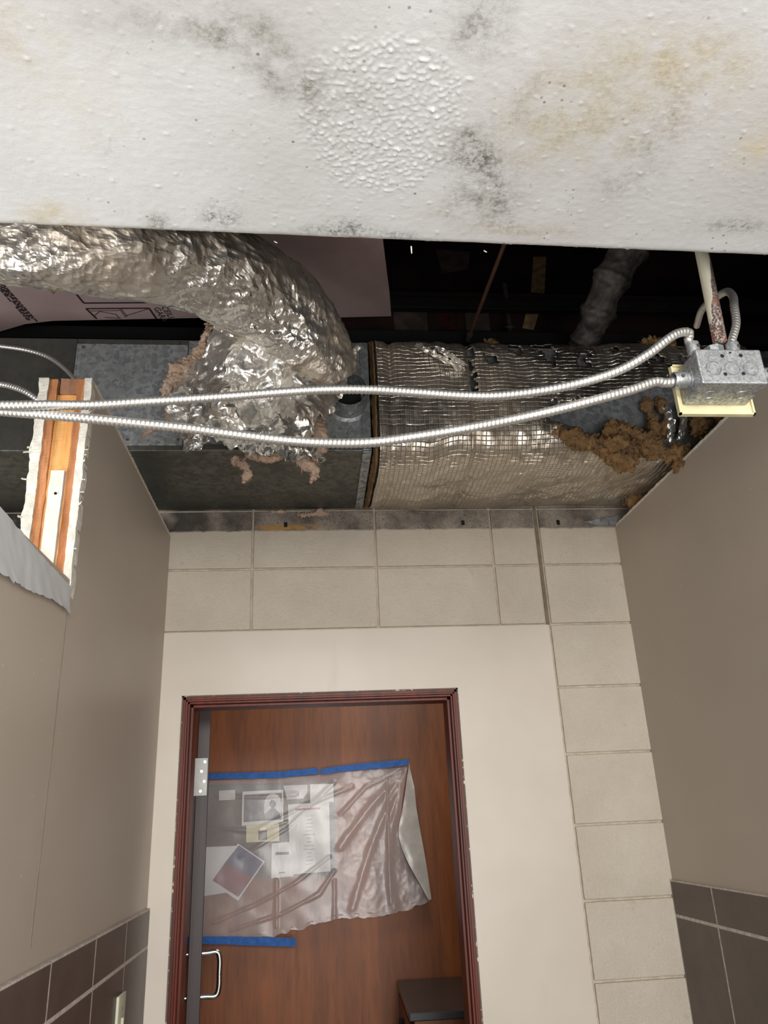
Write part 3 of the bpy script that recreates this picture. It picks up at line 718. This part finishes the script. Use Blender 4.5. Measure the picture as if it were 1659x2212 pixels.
tape('blue masking tape along the top of the plastic film, left length', [(395, 1676), (470, 1670), (590, 1667), (688, 1658)], [(395, 1688), (470, 1683), (590, 1681), (690, 1672)], .064)
tape('blue masking tape at the upper right corner of the plastic film', [(694, 1660), (760, 1651), (820, 1645), (887, 1639)], [(692, 1673), (760, 1665), (820, 1660), (880, 1653)], .066)
tape('lower strip of blue masking tape below the film, beside the pull handle', [(395, 2024), (470, 2023), (560, 2024), (643, 2026)], [(395, 2040), (470, 2040), (560, 2043), (638, 2045)], .096)
# cabinet in the room
ct = aY(857, 2117, YW-.03); th = math.radians(4)
cab = thing('cabinet', 'wooden cabinet with charcoal top and black pulls, against the veneered wall', 'cabinet', (ct.x+.3, YW-.35, 0))
def cabbox(x0, x1, y0, y1, z0, z1, bev=.002):
    bm = bx(x0, x1, y0, y1, z0, z1, bev=bev)
    bmesh.ops.transform(bm, matrix=Matrix.Translation((ct.x, YW-.035, 0)) @ Matrix.Rotation(-.03, 4, 'Z'), verts=bm.verts); return bm
h = ct.z
obj('body', cabbox(.02, .72, -.60, -.01, .04, h-.03), PANELW, cab)
obj('plinth', cabbox(.05, .70, -.57, -.03, 0, .04), GREYT, cab)
obj('countertop', cabbox(0, .74, -.62, 0, h-.028, h, .004), GREYT, cab)
for i, (y0, y1) in enumerate(((-.59, -.31), (-.30, -.02))):
    d = obj('door', cabbox(.004, .020, y0, y1, .06, h-.05), PANELW, cab)
    yy = y0+.05 if i else y1-.05
    obj('pull', cabbox(-.014, .004, yy-.008, yy+.008, h-.24, h-.09, .004), BLACK, d)
# ================================================================== SWITCH PLATE ON LEFT TILES
c = aX(262, 2146, XL+.012)
sw = thing('switch_plate', 'ivory switch plate on the brown tiles of the left wall', 'switch', (XL+.009, c.y, c.z-.06))
y_ = c.y-.002
obj('plate', bx(XL+.0088, XL+.0165, y_-.036, y_+.036, c.z-.118, c.z, bev=.003), IVORY2, sw, True)
obj('toggle', bx(XL+.0165, XL+.0225, y_-.005, y_+.005, c.z-.071, c.z-.047, bev=.002), IVORY2, sw)
for dz in (-.03, -.088): obj('screw', cyl((XL+.0165, y_, c.z+dz), (XL+.0175, y_, c.z+dz), .003, 12), PLATEM, sw)

# ================================================================== DUCTWORK
YD, ZB, ZTOP = 1.983, 2.692, 3.055
duct = thing('metal_duct', 'bare galvanised rectangular duct running above the left wall', 'duct', (-1.2, 2.2, ZB))
bm = bx(-2.9, .170, YD, 2.425, ZB, ZTOP, bev=.002)
obj('duct_body', bm, DUCTG, duct)
# cleaner section to the right of x=-.35 is covered by newer sheet
tag(obj('patch_panel', bx(-.668, -.352, YD-.0035, YD-.0005, ZB+.016, 3.036, bev=.001), DUCTB, duct), 'cleaner blue-grey galvanised patch panel')
tag(obj('patch_panel', bx(-.350, .1705, YD-.0022, YD-.0003, ZB+.001, 3.05, bev=.001), DUCTB, duct), 'newer galvanised sheet behind the torn foil')
obj('seam_flange', bx(-.30, .155, YD-.006, YD-.002, ZB, ZB+.018, bev=.0008), DUCTG, duct)
obj('drive_cleat', bx(.150, .176, YD-.007, YD-.002, ZB-.001, 3.05, bev=.002), DUCTB, duct)
obj('bottom_cleat', bx(.150, .176, YD-.004, 2.42, ZB-.006, ZB-.0002, bev=.002), DUCTB, duct)
obj('seam_flange', bx(-.686, -.669, YD-.004, YD-.0003, ZB, 3.05, bev=.001), DUCTG, duct)
for q in ((385, 742), (385, 950), (180, 750), (275, 950)):
    c = aY(*q, YD-.0035); obj('screw', cyl(c, c-Vector((0, .002, 0)), .0035, 12), STEELD, duct)
# round take-off collar
cc = aY(752, 858, YD-.03); cc.y = YD-.002
V, F = [], []; seg = 72; prof = [(.066, 0), (.056, -.004), (.055, -.035), (.0555, -.038), (.053, -.042), (.0525, -.075), (.0505, -.075), (.0505, -.01), (.0505, .03)]
for i in range(seg):
    a = 2*math.pi*i/seg
    for k, (r, y) in enumerate(prof):
        rr = r*(1+(.012*(i % 2) if k in (4, 5, 6, 7) else 0)); V.append((cc.x+rr*math.cos(a), cc.y+y, cc.z+rr*math.sin(a)))
n = len(prof)
for i in range(seg):
    for k in range(n-1): F.append((i*n+k, i*n+k+1, ((i+1) % seg)*n+k+1, ((i+1) % seg)*n+k))
col = obj('takeoff_collar', (V, F), DUCTB, duct); tag(col, 'crimped round take-off collar on the duct face')
obj('collar_opening', cyl((cc.x, cc.y-.003, cc.z), (cc.x, cc.y-.0035, cc.z), .0504, 40), BLACK, col)
# insulated duct on the right
ins = thing('insulated_duct', 'foil-wrapped insulated duct on the right with torn amber insulation', 'duct', (.7, 2.2, 2.69))
tag(obj('inner_duct', bx(.19, 2.2, YD+.012, 2.42, 2.705, 3.05, bev=.002), DUCTB, ins), 'bare sheet metal showing through the tear')
P2 = spline([Vector((0, y, z)) for y, z in ((2.432, 2.700), (2.3, 2.684), (2.12, 2.674), (2.00, 2.678), (1.945, 2.715), (1.930, 2.80), (1.935, 2.92), (1.955, 3.02), (2.02, 3.065), (2.2, 3.075), (2.42, 3.075))], 9)
P2 = resample(P2, .009); nu = 210; X0_, X1_ = .196, 1.36
V, F, UV = [], [], []
def sag(x): t = min(1, max(0, (x-.33)/.10)); t = t*t*(3-2*t); return 1-t
for i in range(nu+1):
    x = X0_+(X1_-X0_)*i/nu
    for j, p in enumerate(P2):
        t = j/len(P2); c0 = Vector((x, 2.2, 2.87)); q = Vector((x, p.y, p.z)); nr = (q-c0); nr.x = 0; nr.normalize()
        dd = .010*fbm(Vector((x*7, p.y*7, p.z*7)), 3)+.004*ridge(q*26, 2)
        dd -= .012*math.exp(-((x-.475)/.012)**2)+.008*math.exp(-((x-.235)/.01)**2)
        if j < 2: dd *= .2
        q = q+nr*dd
        if p.z < 2.75: q.z -= .028*sag(x)*min(1, (2.5-p.y)*4)-.006*math.sin(x*9)
        if i == 0: q = q+nr*.002
        V.append(q); UV.append((x, j*.009))
m = len(P2)
hole = [(1185, 905), (1190, 868), (1240, 862), (1290, 866), (1330, 845), (1400, 835), (1480, 800), (1560, 800), (1600, 850), (1560, 960), (1490, 990), (1450, 985), (1400, 975), (1380, 940), (1320, 958), (1290, 945), (1240, 925)]
def inpoly(x, y, P):
    c = False; j = len(P)-1
    for i in range(len(P)):
        if (P[i][1] > y) != (P[j][1] > y) and x < (P[j][0]-P[i][0])*(y-P[i][1])/(P[j][1]-P[i][1])+P[i][0]: c = not c
        j = i
    return c
def tri(a, b, c, d): return (a, b, c, d)
for i in range(nu):
    for j in range(m-1):
        c = (V[i*m+j]+V[(i+1)*m+j+1])*.5; q = px(c); nz = 10*fbm(c*60, 2)
        if c.y < 2.03 and inpoly(q[0]+nz, q[1]+nz, hole): continue
        if c.y < 2.0 and c.z > 2.95 and c.x > .52 and fbm(c*16, 3) > .22: continue
        if c.y < 2.0 and c.z > 2.86 and .47 < c.x < .49 and fbm(c*30, 2) > -.1: continue
        F.append((i*m+j, i*m+j+1, (i+1)*m+j+1, (i+1)*m+j))
wr = obj('foil_wrap', (V, F), FSK, ins, True, UV); md = wr.modifiers.new('thickness', 'SOLIDIFY'); md.thickness = .002; md.offset = -1
# cut end of the insulation
V2, F2 = [], []
for k in range(7):
    x = X0_-.014+.016*k/6
    for j in range(m):
        q = V[j].copy(); inner = Vector((x, min(2.425, max(YD-.004, q.y)), min(3.055, max(ZB-.002, q.z))))
        t = [0, .35, .8, 1, .8, .35, 0][k]; w = q.copy(); w.x = x
        V2.append(inner.lerp(w, t*.97)+Vector((-.006*abs(fbm(q*70+Vector((k, 0, 0)), 3)), .003*fbm(q*50, 3), .004*fbm(q*60, 2))))
for k in range(6):
    for j in range(m-1): F2.append((k*m+j, k*m+j+1, (k+1)*m+j+1, (k+1)*m+j))
tag(obj('insulation_edge', (V2, F2), BROWNF, ins, True), 'amber cut end of the insulation')
def torn(pts, r, seed, mat=BROWNF, par=None, y=None, label=None, name='torn_insulation', rough=.62):
    return tuft(name, [aY(*p) for p in pts], r, mat, par, seed, rough=rough)
for pts, r in ((((1190, 925, 1.95), (1235, 945, 1.93), (1290, 960, 1.92), (1340, 962, 1.91), (1400, 968, 1.92)), .024),
               (((1300, 945, 1.94), (1330, 930, 1.93), (1380, 950, 1.92), (1430, 975, 1.92), (1490, 975, 1.92)), .028),
               (((1290, 965, 1.93), (1310, 985, 1.91), (1345, 1000, 1.91), (1385, 985, 1.92)), .020),
               (((1355, 985, 1.92), (1362, 1005, 1.91), (1366, 1022, 1.91)), .009),
               (((1395, 860, 1.97), (1405, 895, 1.95), (1415, 930, 1.94), (1425, 960, 1.94)), .014),
               (((1450, 985, 1.93), (1485, 1000, 1.92), (1520, 975, 1.91), (1560, 960, 1.9)), .024),
               (((1500, 890, 1.95), (1515, 915, 1.93), (1500, 945, 1.93)), .020),
               (((1540, 890, 1.95), (1555, 925, 1.93), (1530, 960, 1.93)), .018),
               (((1350, 1085, 2.3), (1380, 1083, 2.28), (1400, 1075, 2.25)), .016),
               (((1050, 745, 2.02), (1075, 765, 2.0), (1110, 775, 2.0)), .022), (((1120, 760, 2.0), (1130, 790, 1.98), (1135, 805, 1.98)), .012),
               (((1290, 770, 2.0), (1330, 775, 1.99), (1385, 780, 1.98)), .026), (((1240, 805, 1.99), (1280, 820, 1.97), (1310, 815, 1.98)), .016),
               (((1420, 860, 1.97), (1440, 900, 1.95), (1432, 940, 1.94)), .014), (((1385, 740, 2.02), (1430, 750, 2.0), (1460, 780, 1.99)), .024)):
    torn(pts, r, int(pts[0][0]), BROWNF, ins)
# ragged foil scraps around the tear
for k, pts in enumerate((((1440, 880, 1.94), (1452, 920, 1.925), (1440, 955, 1.925)), ((1470, 870, 1.94), (1478, 910, 1.93), (1470, 950, 1.925)), ((945, 752, 1.90), (975, 768, 1.88), (1005, 790, 1.90)), ((900, 745, 1.93), (950, 770, 1.9), (1000, 800, 1.92)))):
    P = [aY(*p) for p in pts]
    obj('foil_scrap', sheet([[p+Vector((-.012, .004, 0)) for p in P], [p+Vector((0, -.008, .004)) for p in P], [p+Vector((.012, .004, 0)) for p in P]], 8, 5, lambda p, i, j: Vector((.006*fbm(p*60, 3), .008*ridge(p*50, 3)-.006, .006*fbm(p*50+Vector((5, 0, 0)), 3)))), FOILB, ins)
# ---- flexible foil duct
flex = thing('flexible_duct', 'crumpled silver foil flexible duct bending down below the painted board', 'duct', aY(300, 540, 1.6))
path = resample(spline([aY(-330, 468, 1.46), aY(-150, 488, 1.46), aY(0, 512, 1.46), aY(170, 522, 1.47), aY(330, 538, 1.5), aY(465, 580, 1.58), aY(565, 645, 1.69), aY(628, 702, 1.76), aY(672, 765, 1.82), aY(690, 820, 1.87)], 10), .006)
npth = len(path)
def frad(i, a, s):
    t = i/npth; r = .111+.008*min(1, t*1.6)+.006*math.sin(s*14)+.004*math.sin(a*3+s*9)
    return r
def fd(p, d):
    return d*(.014*fbm(p*6, 2)+.0055*ridge(Vector((p.x*11, p.y*20, p.z*20)), 2)+.0016*ridge(p*48+Vector((4, 4, 4)), 2)-.006)
obj('foil_jacket', tube(path, frad, 150, True, fd), FOIL, flex)
# folds where the duct bends
ctr = [[(466, 690, 1.76), (510, 715, 1.73), (570, 755, 1.74), (640, 790, 1.75), (705, 785, 1.78), (782, 742, 1.84)],
       [(432, 765, 1.79), (500, 780, 1.75), (570, 800, 1.76), (640, 825, 1.75), (700, 835, 1.79), (760, 800, 1.87)],
       [(385, 835, 1.82), (470, 850, 1.76), (555, 850, 1.79), (640, 868, 1.76), (690, 872, 1.80), (728, 862, 1.88)],
       [(362, 895, 1.83), (455, 915, 1.78), (550, 905, 1.80), (630, 925, 1.76), (680, 925, 1.80), (700, 915, 1.86)],
       [(412, 985, 1.83), (470, 960, 1.80), (545, 985, 1.79), (610, 985, 1.77), (660, 985, 1.79), (698, 992, 1.83)]]
def skd(p, i, j):
    e = (max(0, j-.85)/.15); e2 = max(0, .06-i)/.06+max(0, i-.95)/.05
    return Vector((.010*fbm(p*22, 3)+.008*(e+e2)*fbm(p*60, 2), .030*ridge(p*7, 2)-.024+.0035*ridge(p*22, 2)-.004, .008*fbm(p*24+Vector((9, 0, 0)), 3)+(.020*e+.012*e2)*fbm(p*48, 3)))
sk = obj('torn_jacket', sheet([[aY(*p) for p in r] for r in ctr], 30, 34, skd), FOILB, flex); tag(sk, 'torn bright foil jacket hanging open')
md = sk.modifiers.new('thickness', 'SOLIDIFY'); md.thickness = .0015
# second inner fold
ctr2 = [[(560, 770, 1.80), (600, 800, 1.84), (650, 800, 1.84), (740, 790, 1.86)], [(585, 830, 1.82), (620, 850, 1.74), (670, 850, 1.74), (735, 850, 1.84)], [(590, 890, 1.80), (630, 900, 1.73), (670, 905, 1.74), (705, 900, 1.80)]]
obj('torn_jacket', sheet([[aY(*p) for p in r] for r in ctr2], 26, 26, skd), FOIL, flex)
for pts, r in ((((455, 700, 1.80), (440, 745, 1.82), (420, 785, 1.83), (395, 810, 1.84)), .016), (((425, 775, 1.83), (395, 805, 1.84), (370, 840, 1.85), (350, 860, 1.86)), .026),
               (((365, 880, 1.86), (372, 900, 1.85), (395, 925, 1.84), (410, 930, 1.83)), .016), (((345, 915, 1.88), (325, 930, 1.88), (305, 945, 1.88)), .007),
               (((505, 990, 1.82), (525, 1005, 1.80), (533, 1025, 1.80), (528, 1042, 1.80)), .013), (((530, 985, 1.83), (580, 988, 1.82), (620, 978, 1.82), (660, 990, 1.82), (690, 998, 1.83)), .013),
               (((640, 995, 1.82), (668, 1005, 1.80), (680, 1020, 1.80), (672, 1040, 1.80)), .014), (((700, 900, 1.85), (690, 930, 1.83), (695, 965, 1.83), (705, 945, 1.84)), .017),
               (((560, 985, 1.80), (580, 993, 1.79), (605, 990, 1.79)), .009)):
    tuft('fibreglass_lining', [aY(*p) for p in pts], r*.9, PINKF, flex, int(pts[0][0]))
obj('foil_tear', sheet([[aY(100, 612, 1.50), aY(115, 630, 1.49), aY(128, 618, 1.50)], [aY(105, 618, 1.49), aY(116, 636, 1.48), aY(126, 622, 1.49)]], 4, 3), BROWNF, flex)
# scraps of insulation resting along the block wall under the duct
for k, (pts, r) in enumerate(((((640, 1112, 2.425), (665, 1112, 2.42), (690, 1108, 2.425), (712, 1112, 2.43)), .010), (((580, 1104, 2.43), (600, 1106, 2.43), (620, 1106, 2.43)), .005))):
    o = tuft('insulation_scrap', [aY(*p) for p in pts], r, PINKF, None, k+3)
    tag(o, ('larger peach insulation scrap', 'thin sliver of peach insulation')[k]+' caught between duct and block wall', 'insulation scrap')
P = [aY(1262, 1128, D-.02), aY(1300, 1118, D-.02), aY(1345, 1112, D-.02), aY(1345, 1132, D-.02), aY(1290, 1134, D-.02)]
tag(obj('sheet_metal_scrap', prism(P, (0, .002, 0)), DUCTB), 'pointed grey sheet metal scrap at the top right of the block wall', 'metal scrap')

# ================================================================== VOID ABOVE
ZF = 3.235
bo = thing('foam_board', 'pinkish foam insulation board with printed diagrams above the ducts', 'insulation board', (-.8, 1.7, ZF))
pts = [aZ(-300, 702, ZF), aZ(-120, 708, ZF), aZ(0, 716, ZF), aZ(55, 700, ZF), aZ(80, 697, ZF), aZ(115, 693, ZF), aZ(470, 686, ZF), aZ(640, 684, ZF), aZ(720, 686, ZF), aZ(845, 683, ZF), aZ(842, 640, ZF), aZ(828, 528, ZF), aZ(822, 440, ZF), aZ(-300, 440, ZF)]
obj('board_sheet', prism(pts, (0, 0, .025)), FOAM, bo)
def strokes(par, name, lines, w, Z, mat):
    bm = bmesh.new()
    for a, b in lines:
        A, B = aZ(*a, Z), aZ(*b, Z); d = (B-A); 
        if d.length < 1e-4: continue
        n_ = Vector((-d.y, d.x, 0)).normalized()*w/2
        f = [bm.verts.new(q) for q in (A-n_, B-n_, B+n_, A+n_)]; g2 = [bm.verts.new(v.co+Vector((0, 0, .0008))) for v in f]
        bm.faces.new(f); bm.faces.new(g2[::-1])
        for k in range(4): bm.faces.new((f[k], g2[k], g2[(k+1) % 4], f[(k+1) % 4]))
    return obj(name, bm, mat, par)
Zp = ZF-.001
strokes(bo, 'printed_diagram', [((150, 618), (181, 655)), ((181, 655), (316, 654))], .006, Zp, INK)
strokes(bo, 'printed_diagram', [((186, 667), (209, 689)), ((186, 667), (322, 666)), ((322, 666), (338, 689))], .006, Zp, INK)
strokes(bo, 'printed_drawing', [((258, 668), (272, 686)), ((262, 668), (275, 684)), ((272, 682), (322, 667)), ((204, 682), (215, 673)), ((215, 673), (250, 679)), ((250, 679), (258, 688)), ((226, 686), (262, 688)), ((195, 672), (258, 671))], .0022, Zp, INK)
ln = []
for k in range(9):
    x0 = 2+k*5.2; y0 = 628+k*1.0; x = x0-30; y = y0-40*.95
    t = -.6
    while t < 1.0:
        L = random.uniform(.05, .13)
        if random.random() < .9: ln.append(((x0+t*62, y0+t*68), (x0+(t+L)*62, y0+(t+L)*68)))
        t += L+.025
ln = [l for l in ln if l[1][1] < 696 and l[0][1] > 600 and l[0][0]-(l[0][1]-628)*.9 < 20]
tag(strokes(bo, 'printed_small_text', ln, .0045, Zp, INK), kind='stuff')
def text(par, body, a, b, up, size, Z, mat):
    A, B = aZ(*a, Z), aZ(*b, Z); u = (B-A).normalized(); w = Vector((0, 0, -1)); v = w.cross(u)
    c = bpy.data.curves.new('lettering', 'FONT'); c.body = body; c.size = size; c.extrude = .0003; c.materials.append(mat)
    t = bpy.data.objects.new('lettering', c); COL.objects.link(t); bpy.context.view_layer.update()
    me = bpy.data.meshes.new_from_object(t.evaluated_get(bpy.context.evaluated_depsgraph_get()))
    bpy.data.objects.remove(t); bpy.data.curves.remove(c)
    o = bpy.data.objects.new('printed_lettering', me); COL.objects.link(o)
    o.parent = par; o.matrix_parent_inverse = Matrix.Translation(-worldloc(par))
    o.matrix_basis = Matrix(((u.x, v.x, w.x, A.x), (u.y, v.y, w.y, A.y), (u.z, v.z, w.z, A.z), (0, 0, 0, 1)))
    return o
text(bo, 'CEILI', (347, 663), (366, 689), None, .028, Zp, INK)
text(bo, 'GARA', (331, 665), (347, 689), None, .028, Zp, INK)
# red wrap boards, steel rails and hangers in the dark
rb = thing('red_wrapped_beam', 'dark red wrapped beam crossing the void behind the steel rails', 'beam', (1.0, 2.9, 3.62))
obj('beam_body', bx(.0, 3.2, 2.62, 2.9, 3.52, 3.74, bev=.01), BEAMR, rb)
for x0, x1, mt in ((850, 925, PATCHM), (945, 985, REDP), (1005, 1060, PATCHM)):
    a, b = aY(x0, 672, 2.61), aY(x1, 712, 2.61); obj('faded_patch', bx(a.x, b.x, 2.614, 2.619, b.z, a.z), mt, rb)
ZQ = 3.9965
dk = []
for pts, mt, nm, lb in (([(1152, 556), (1180, 556), (1176, 635), (1147, 632)], TAPEM, 'tape_strip', 'long yellowed strip of tape on the dark roof deck'), ([(942, 540), (1016, 545), (1012, 580), (955, 592)], PATCHM, 'paper_patch', 'grey patch of paper stuck to the dark roof deck')):
    o = obj(nm, prism([aZ(x, y, ZQ) for x, y in pts], (0, 0, .003)), mt); tag(o, lb, 'tape' if 'tape' in nm else 'paper')
tag(obj('tape_strip', prism([aY(x, y, 2.605) for x, y in ((1138, 670), (1166, 670), (1153, 712), (1128, 708))], (0, .003, 0)), TAPEM), 'short striped tape piece on the red beam', 'tape')
def rail(lbl, y0, y1, Y, dep, slots, mat=DARKST):
    a, b = aY(900, y0, Y), aY(900, y1, Y); t = thing('steel_rail', lbl, 'rail', (1, Y, a.z))
    obj('rail_body', bx(-2.8, 3.3, Y, Y+dep, b.z, a.z, bev=.002), mat, t)
    if slots:
        for k in range(14):
            x = -.2+k*.14; obj('slot', bx(x, x+.075, Y-.001, Y+.001, (a.z+b.z)/2-.006, (a.z+b.z)/2+.006), BLACK, t)
    return t
rail('slotted black steel rail across the void', 640, 664, 2.45, .03, True)
rail('plain black steel rail just above the insulated duct', 714, 738, 2.35, .05, False, BLACK)
hr = thing('hanger_rod', 'thin rusty hanger rod slanting down in the dark void', 'rod', aY(1015, 730, 2.3))
A, B = aY(1083, 545, 1.9), aY(1015, 722, 2.25)
obj('rod', cyl(A+(A-B)*4.2, B, .0065, 12), plain('rusty_brown_rod', (96, 66, 48), .8), hr); obj('rod_end', cyl(B, B+(B-A).normalized()*.03, .012, 12, .009), PATCHM, hr)
sp = thing('pipe_fitting', 'small round grey pipe fitting hanging by the red beam', 'fitting', aY(1101, 710, 2.5))
c = aY(1101, 706, 2.5); obj('fitting_cap', ring(c, (0, -.6, 1), .018, .006), STEELD, sp); obj('fitting_stem', cyl(c+Vector((0, 0, -.02)), c+Vector((0, 0, .2)), .01, 14), STEELD, sp)
wp = thing('wrapped_pipe', 'dark taped and wrapped pipe slanting through the void', 'pipe', aY(1265, 745, 2.3))
pth = resample(spline([aY(1400, 470, 1.9), aY(1345, 560, 1.95), aY(1310, 630, 2.0), aY(1290, 680, 2.05), aY(1275, 715, 2.1), aY(1255, 755, 2.15)], 8), .006); nn = len(pth)
def wr_(i, a, s): t = i/nn; return .062-.022*t+.004*math.sin(s*60)+(.006 if (s*9) % 1 < .15 else 0)
obj('wrapping', tube(pth, wr_, 60, True, lambda p, d: d*(.006*fbm(p*20, 3)+.003*ridge(p*50, 2))), FOILD, wp, True)
c = aY(1255, 752, 2.12); obj('clamp', ring(c, pth[-1]-pth[-5], .040, .006), STEELD, wp)

# ================================================================== CONDUITS AND JUNCTION BOX
def conduit(name, pts, r, pitch, parent=None, mat=STEELC, seg=14):
    P = resample(spline(pts, 14), pitch/7)
    def rad(i, a, s):
        ph = (s/pitch+a/(2*math.pi)) % 1; return r*(.84+.16*math.sin(math.pi*ph)**.7+(.03 if ph < .12 else 0))
    return obj(name, tube(P, rad, seg), mat, parent, True)
# box
BY0, BY1 = .950, 1.016
FT = [aY(1506, 757, BY0), aY(1645, 751, BY0), aY(1656, 824, BY0), aY(1515, 832, BY0)]
x0 = (FT[0].x+FT[3].x)/2; x1 = (FT[1].x+FT[2].x)/2; z1 = (FT[0].z+FT[1].z)/2; z0 = (FT[2].z+FT[3].z)/2
cl = Vector((x0+.001-.026, .985, (z0+z1)/2-.0045)); cu = Vector((x0+.009, .970, z1+.020)); cr = Vector((x1-.030, .970, z1+.020))
up = [(-300, 868, 1.02), (-100, 874, 1.02), (0, 876, 1.02), (100, 875, 1.02), (200, 875, 1.03), (300, 869, 1.03), (400, 863, 1.04), (500, 856, 1.05), (600, 848, 1.05), (700, 842, 1.05), (800, 842, 1.05), (900, 848, 1.04), (1000, 855, 1.03), (1080, 855, 1.02), (1180, 843, 1.0), (1270, 823, .98), (1340, 799, .97), (1400, 765, .96), (1445, 731, .955), (1468, 719, .957), (1488, 719, .962)]
lo = [(-300, 862, 1.06), (-100, 878, 1.05), (0, 888, 1.04), (100, 896, 1.03), (200, 905, 1.02), (300, 915, 1.02), (400, 925, 1.02), (500, 938, 1.02), (600, 950, 1.02), (700, 957, 1.02), (800, 956, 1.01), (900, 943, 1.01), (1000, 927, 1.0), (1100, 908, 1.0), (1200, 886, .99), (1300, 860, .98), (1365, 842, .98), (1415, 825, .982)]
cg = 'ribbed steel conduits entering the junction box'
tag(conduit('flexible_conduit', [aY(*p) for p in up]+[cu+Vector((-.0045, 0, .0075)), cu+Vector((-.001, 0, -.001)), cu-Vector((0, 0, .012))], .0072, .0064), 'upper ribbed steel conduit arching into the top of the junction box', 'conduit', cg)
tag(conduit('flexible_conduit', [aY(*p) for p in lo]+[cl+Vector((-.012, 0, -.0042)), cl+Vector((.014, 0, 0))], .0074, .0066), 'lower sagging ribbed steel conduit entering the left side of the junction box', 'conduit', cg)
tag(conduit('flexible_conduit', [cr-Vector((0, 0, .010)), cr+Vector((0, 0, .004))]+[aY(*p) for p in ((1590, 700, .975), (1586, 662, .985), (1583, 640, 1.0), (1570, 630, 1.03), (1550, 640, 1.06), (1536, 648, 1.09), (1515, 672, 1.2), (1505, 704, 1.3))], .0066, .0062), 'short ribbed conduit rising from the top right of the junction box', 'conduit', cg)
cg2 = 'thin conduits in front of the bare duct'
tag(conduit('flexible_conduit', [aY(*p) for p in ((-200, 742, 1.85), (-60, 744, 1.85), (0, 748, 1.85), (60, 757, 1.85), (105, 772, 1.84), (140, 797, 1.82), (165, 825, 1.80), (180, 850, 1.80))], .0055, .0085), 'thin ribbed conduit curving down behind the cut wall end', 'conduit', cg2)
tag(conduit('flexible_conduit', [aY(*p) for p in ((-200, 838, 1.72), (-60, 828, 1.72), (0, 830, 1.72), (35, 838, 1.71), (62, 850, 1.70), (90, 870, 1.70), (120, 895, 1.70))], .0075, .0075), 'short ribbed conduit at the left edge, below the thin one', 'conduit', cg2)
# rigid pipe
tag(obj('steel_pipe', cyl(aY(1556, 742, .982), aY(1520, 562, .982)+(aY(1520, 562, .982)-aY(1556, 742, .982))*2.2, .0108, 28), RUST, None, True), 'vertical rusty half-painted steel pipe holding up the junction box', 'pipe')
jb = thing('junction_box', 'zinc junction box on its pipe, mounted on an ivory cover plate', 'electrical box', ((x0+x1)/2, (BY0+BY1)/2, z0))
obj('box_body', bx(x0, x1, BY0, BY1, z0, z1, bev=.0025), BOXG, jb)
xm = (x0+x1)/2; zm = (z0+z1)/2
tag(obj('cover_plate', bx(x0-.0085, x1+.011, BY1+.001, BY1+.007, z0-.017, z1+.012, bev=.0015), IVORY, jb), 'ivory plastic cover plate behind the box')
bm = bmesh.new(); xa, xb, za, zb2 = x0-.0085, x1+.011, z0-.017, z1+.012
for a in ((xa, xb, za, za+.003), (xa, xb, zb2-.003, zb2), (xa, xa+.003, za, zb2), (xb-.003, xb, za, zb2)): box(bm, a[0], a[1], BY1-.003, BY1+.002, a[2], a[3])
obj('plate_rim', bm, IVORY, jb)
for k in (-1, 0, 1):
    c = Vector((xm+k*.029, BY0-.0006, zm-.004)); kk = obj('knockout', ring(c, (0, 1, 0), .0115, .0007, 36, 6), BOXG, jb)
    obj('knockout_disc', cyl(c+Vector((0, .001, 0)), c+Vector((0, -.0002, 0)), .0105, 32), BOXG, kk)
for q in ((1560, 769, .0036), (1600, 768, .0036), (1567, 808, .0034), (1606, 807, .0034), (1577, 762, .0021)):
    c = aY(q[0], q[1], BY0); obj('screw_hole', cyl((c.x, BY0+.001, c.z), (c.x, BY0-.0005, c.z), q[2]*.85, 18), BLACK, jb)
for k in (-1, 1): # knockout outlines on the underside
    obj('knockout', ring((xm+k*.025, (BY0+BY1)/2, z0-.0002), (0, 0, 1), .0105, .0006, 30, 6), BOXG, jb)
def lathe(a, axis, prof, seg=28):
    a = Vector(a); ax = Vector(axis).normalized(); u = ax.orthogonal().normalized(); w = ax.cross(u); V, F = [], []; n = len(prof)
    for i in range(seg):
        t = 2*math.pi*i/seg; d = u*math.cos(t)+w*math.sin(t)
        V += [a+ax*h+d*r for h, r in prof]
    for i in range(seg):
        for k in range(n-1): F.append((i*n+k, i*n+k+1, ((i+1) % seg)*n+k+1, ((i+1) % seg)*n+k))
    return V, F
def connector(a, axis, r, L):
    a = Vector(a); ax = Vector(axis).normalized()
    c = obj('connector', lathe(a, ax, [(0, r*1.14), (L*.10, r*1.14), (L*.12, r*.93), (L*.2, r*.93), (L*.22, r*1.05), (L*.3, r*1.05), (L*.32, r), (L*.95, r*1.03), (L, r), (L, r*.84), (L*.6, r*.8), (L*.6, .0002)]), BOXG, jb, True)
    c.data.set_sharp_from_angle(angle=math.radians(32))
    d = Vector((0, -1, 0)) if abs(ax.z) < .5 else Vector((.35, -.94, 0))
    obj('set_screw', cyl(a+ax*L*.62+d*r*.7, a+ax*L*.62+d*r*1.22, .0026, 12), STEELD, c)
    return c
yc = .970
connector((x0+.009, yc, z1-.002), (0, 0, 1), .0095, .024); connector((x1-.030, yc, z1-.002), (0, 0, 1), .0098, .024)
cn = obj('connector', tube([Vector((xm-.003, .982, z1-.001)), Vector((xm-.003, .982, z1+.006)), Vector((xm-.003, .982, z1+.007)), Vector((xm-.003, .982, z1+.021))], (lambda i, an, s: [.0125, .0125, .0155, .0155][i]), 8), BOXG, jb)
connector((x0+.001, .985, zm-.003), (-1, 0, -.05), .0125, .026); connector((x1-.001, .975, zm), (1, 0, 0), .0115, .024)
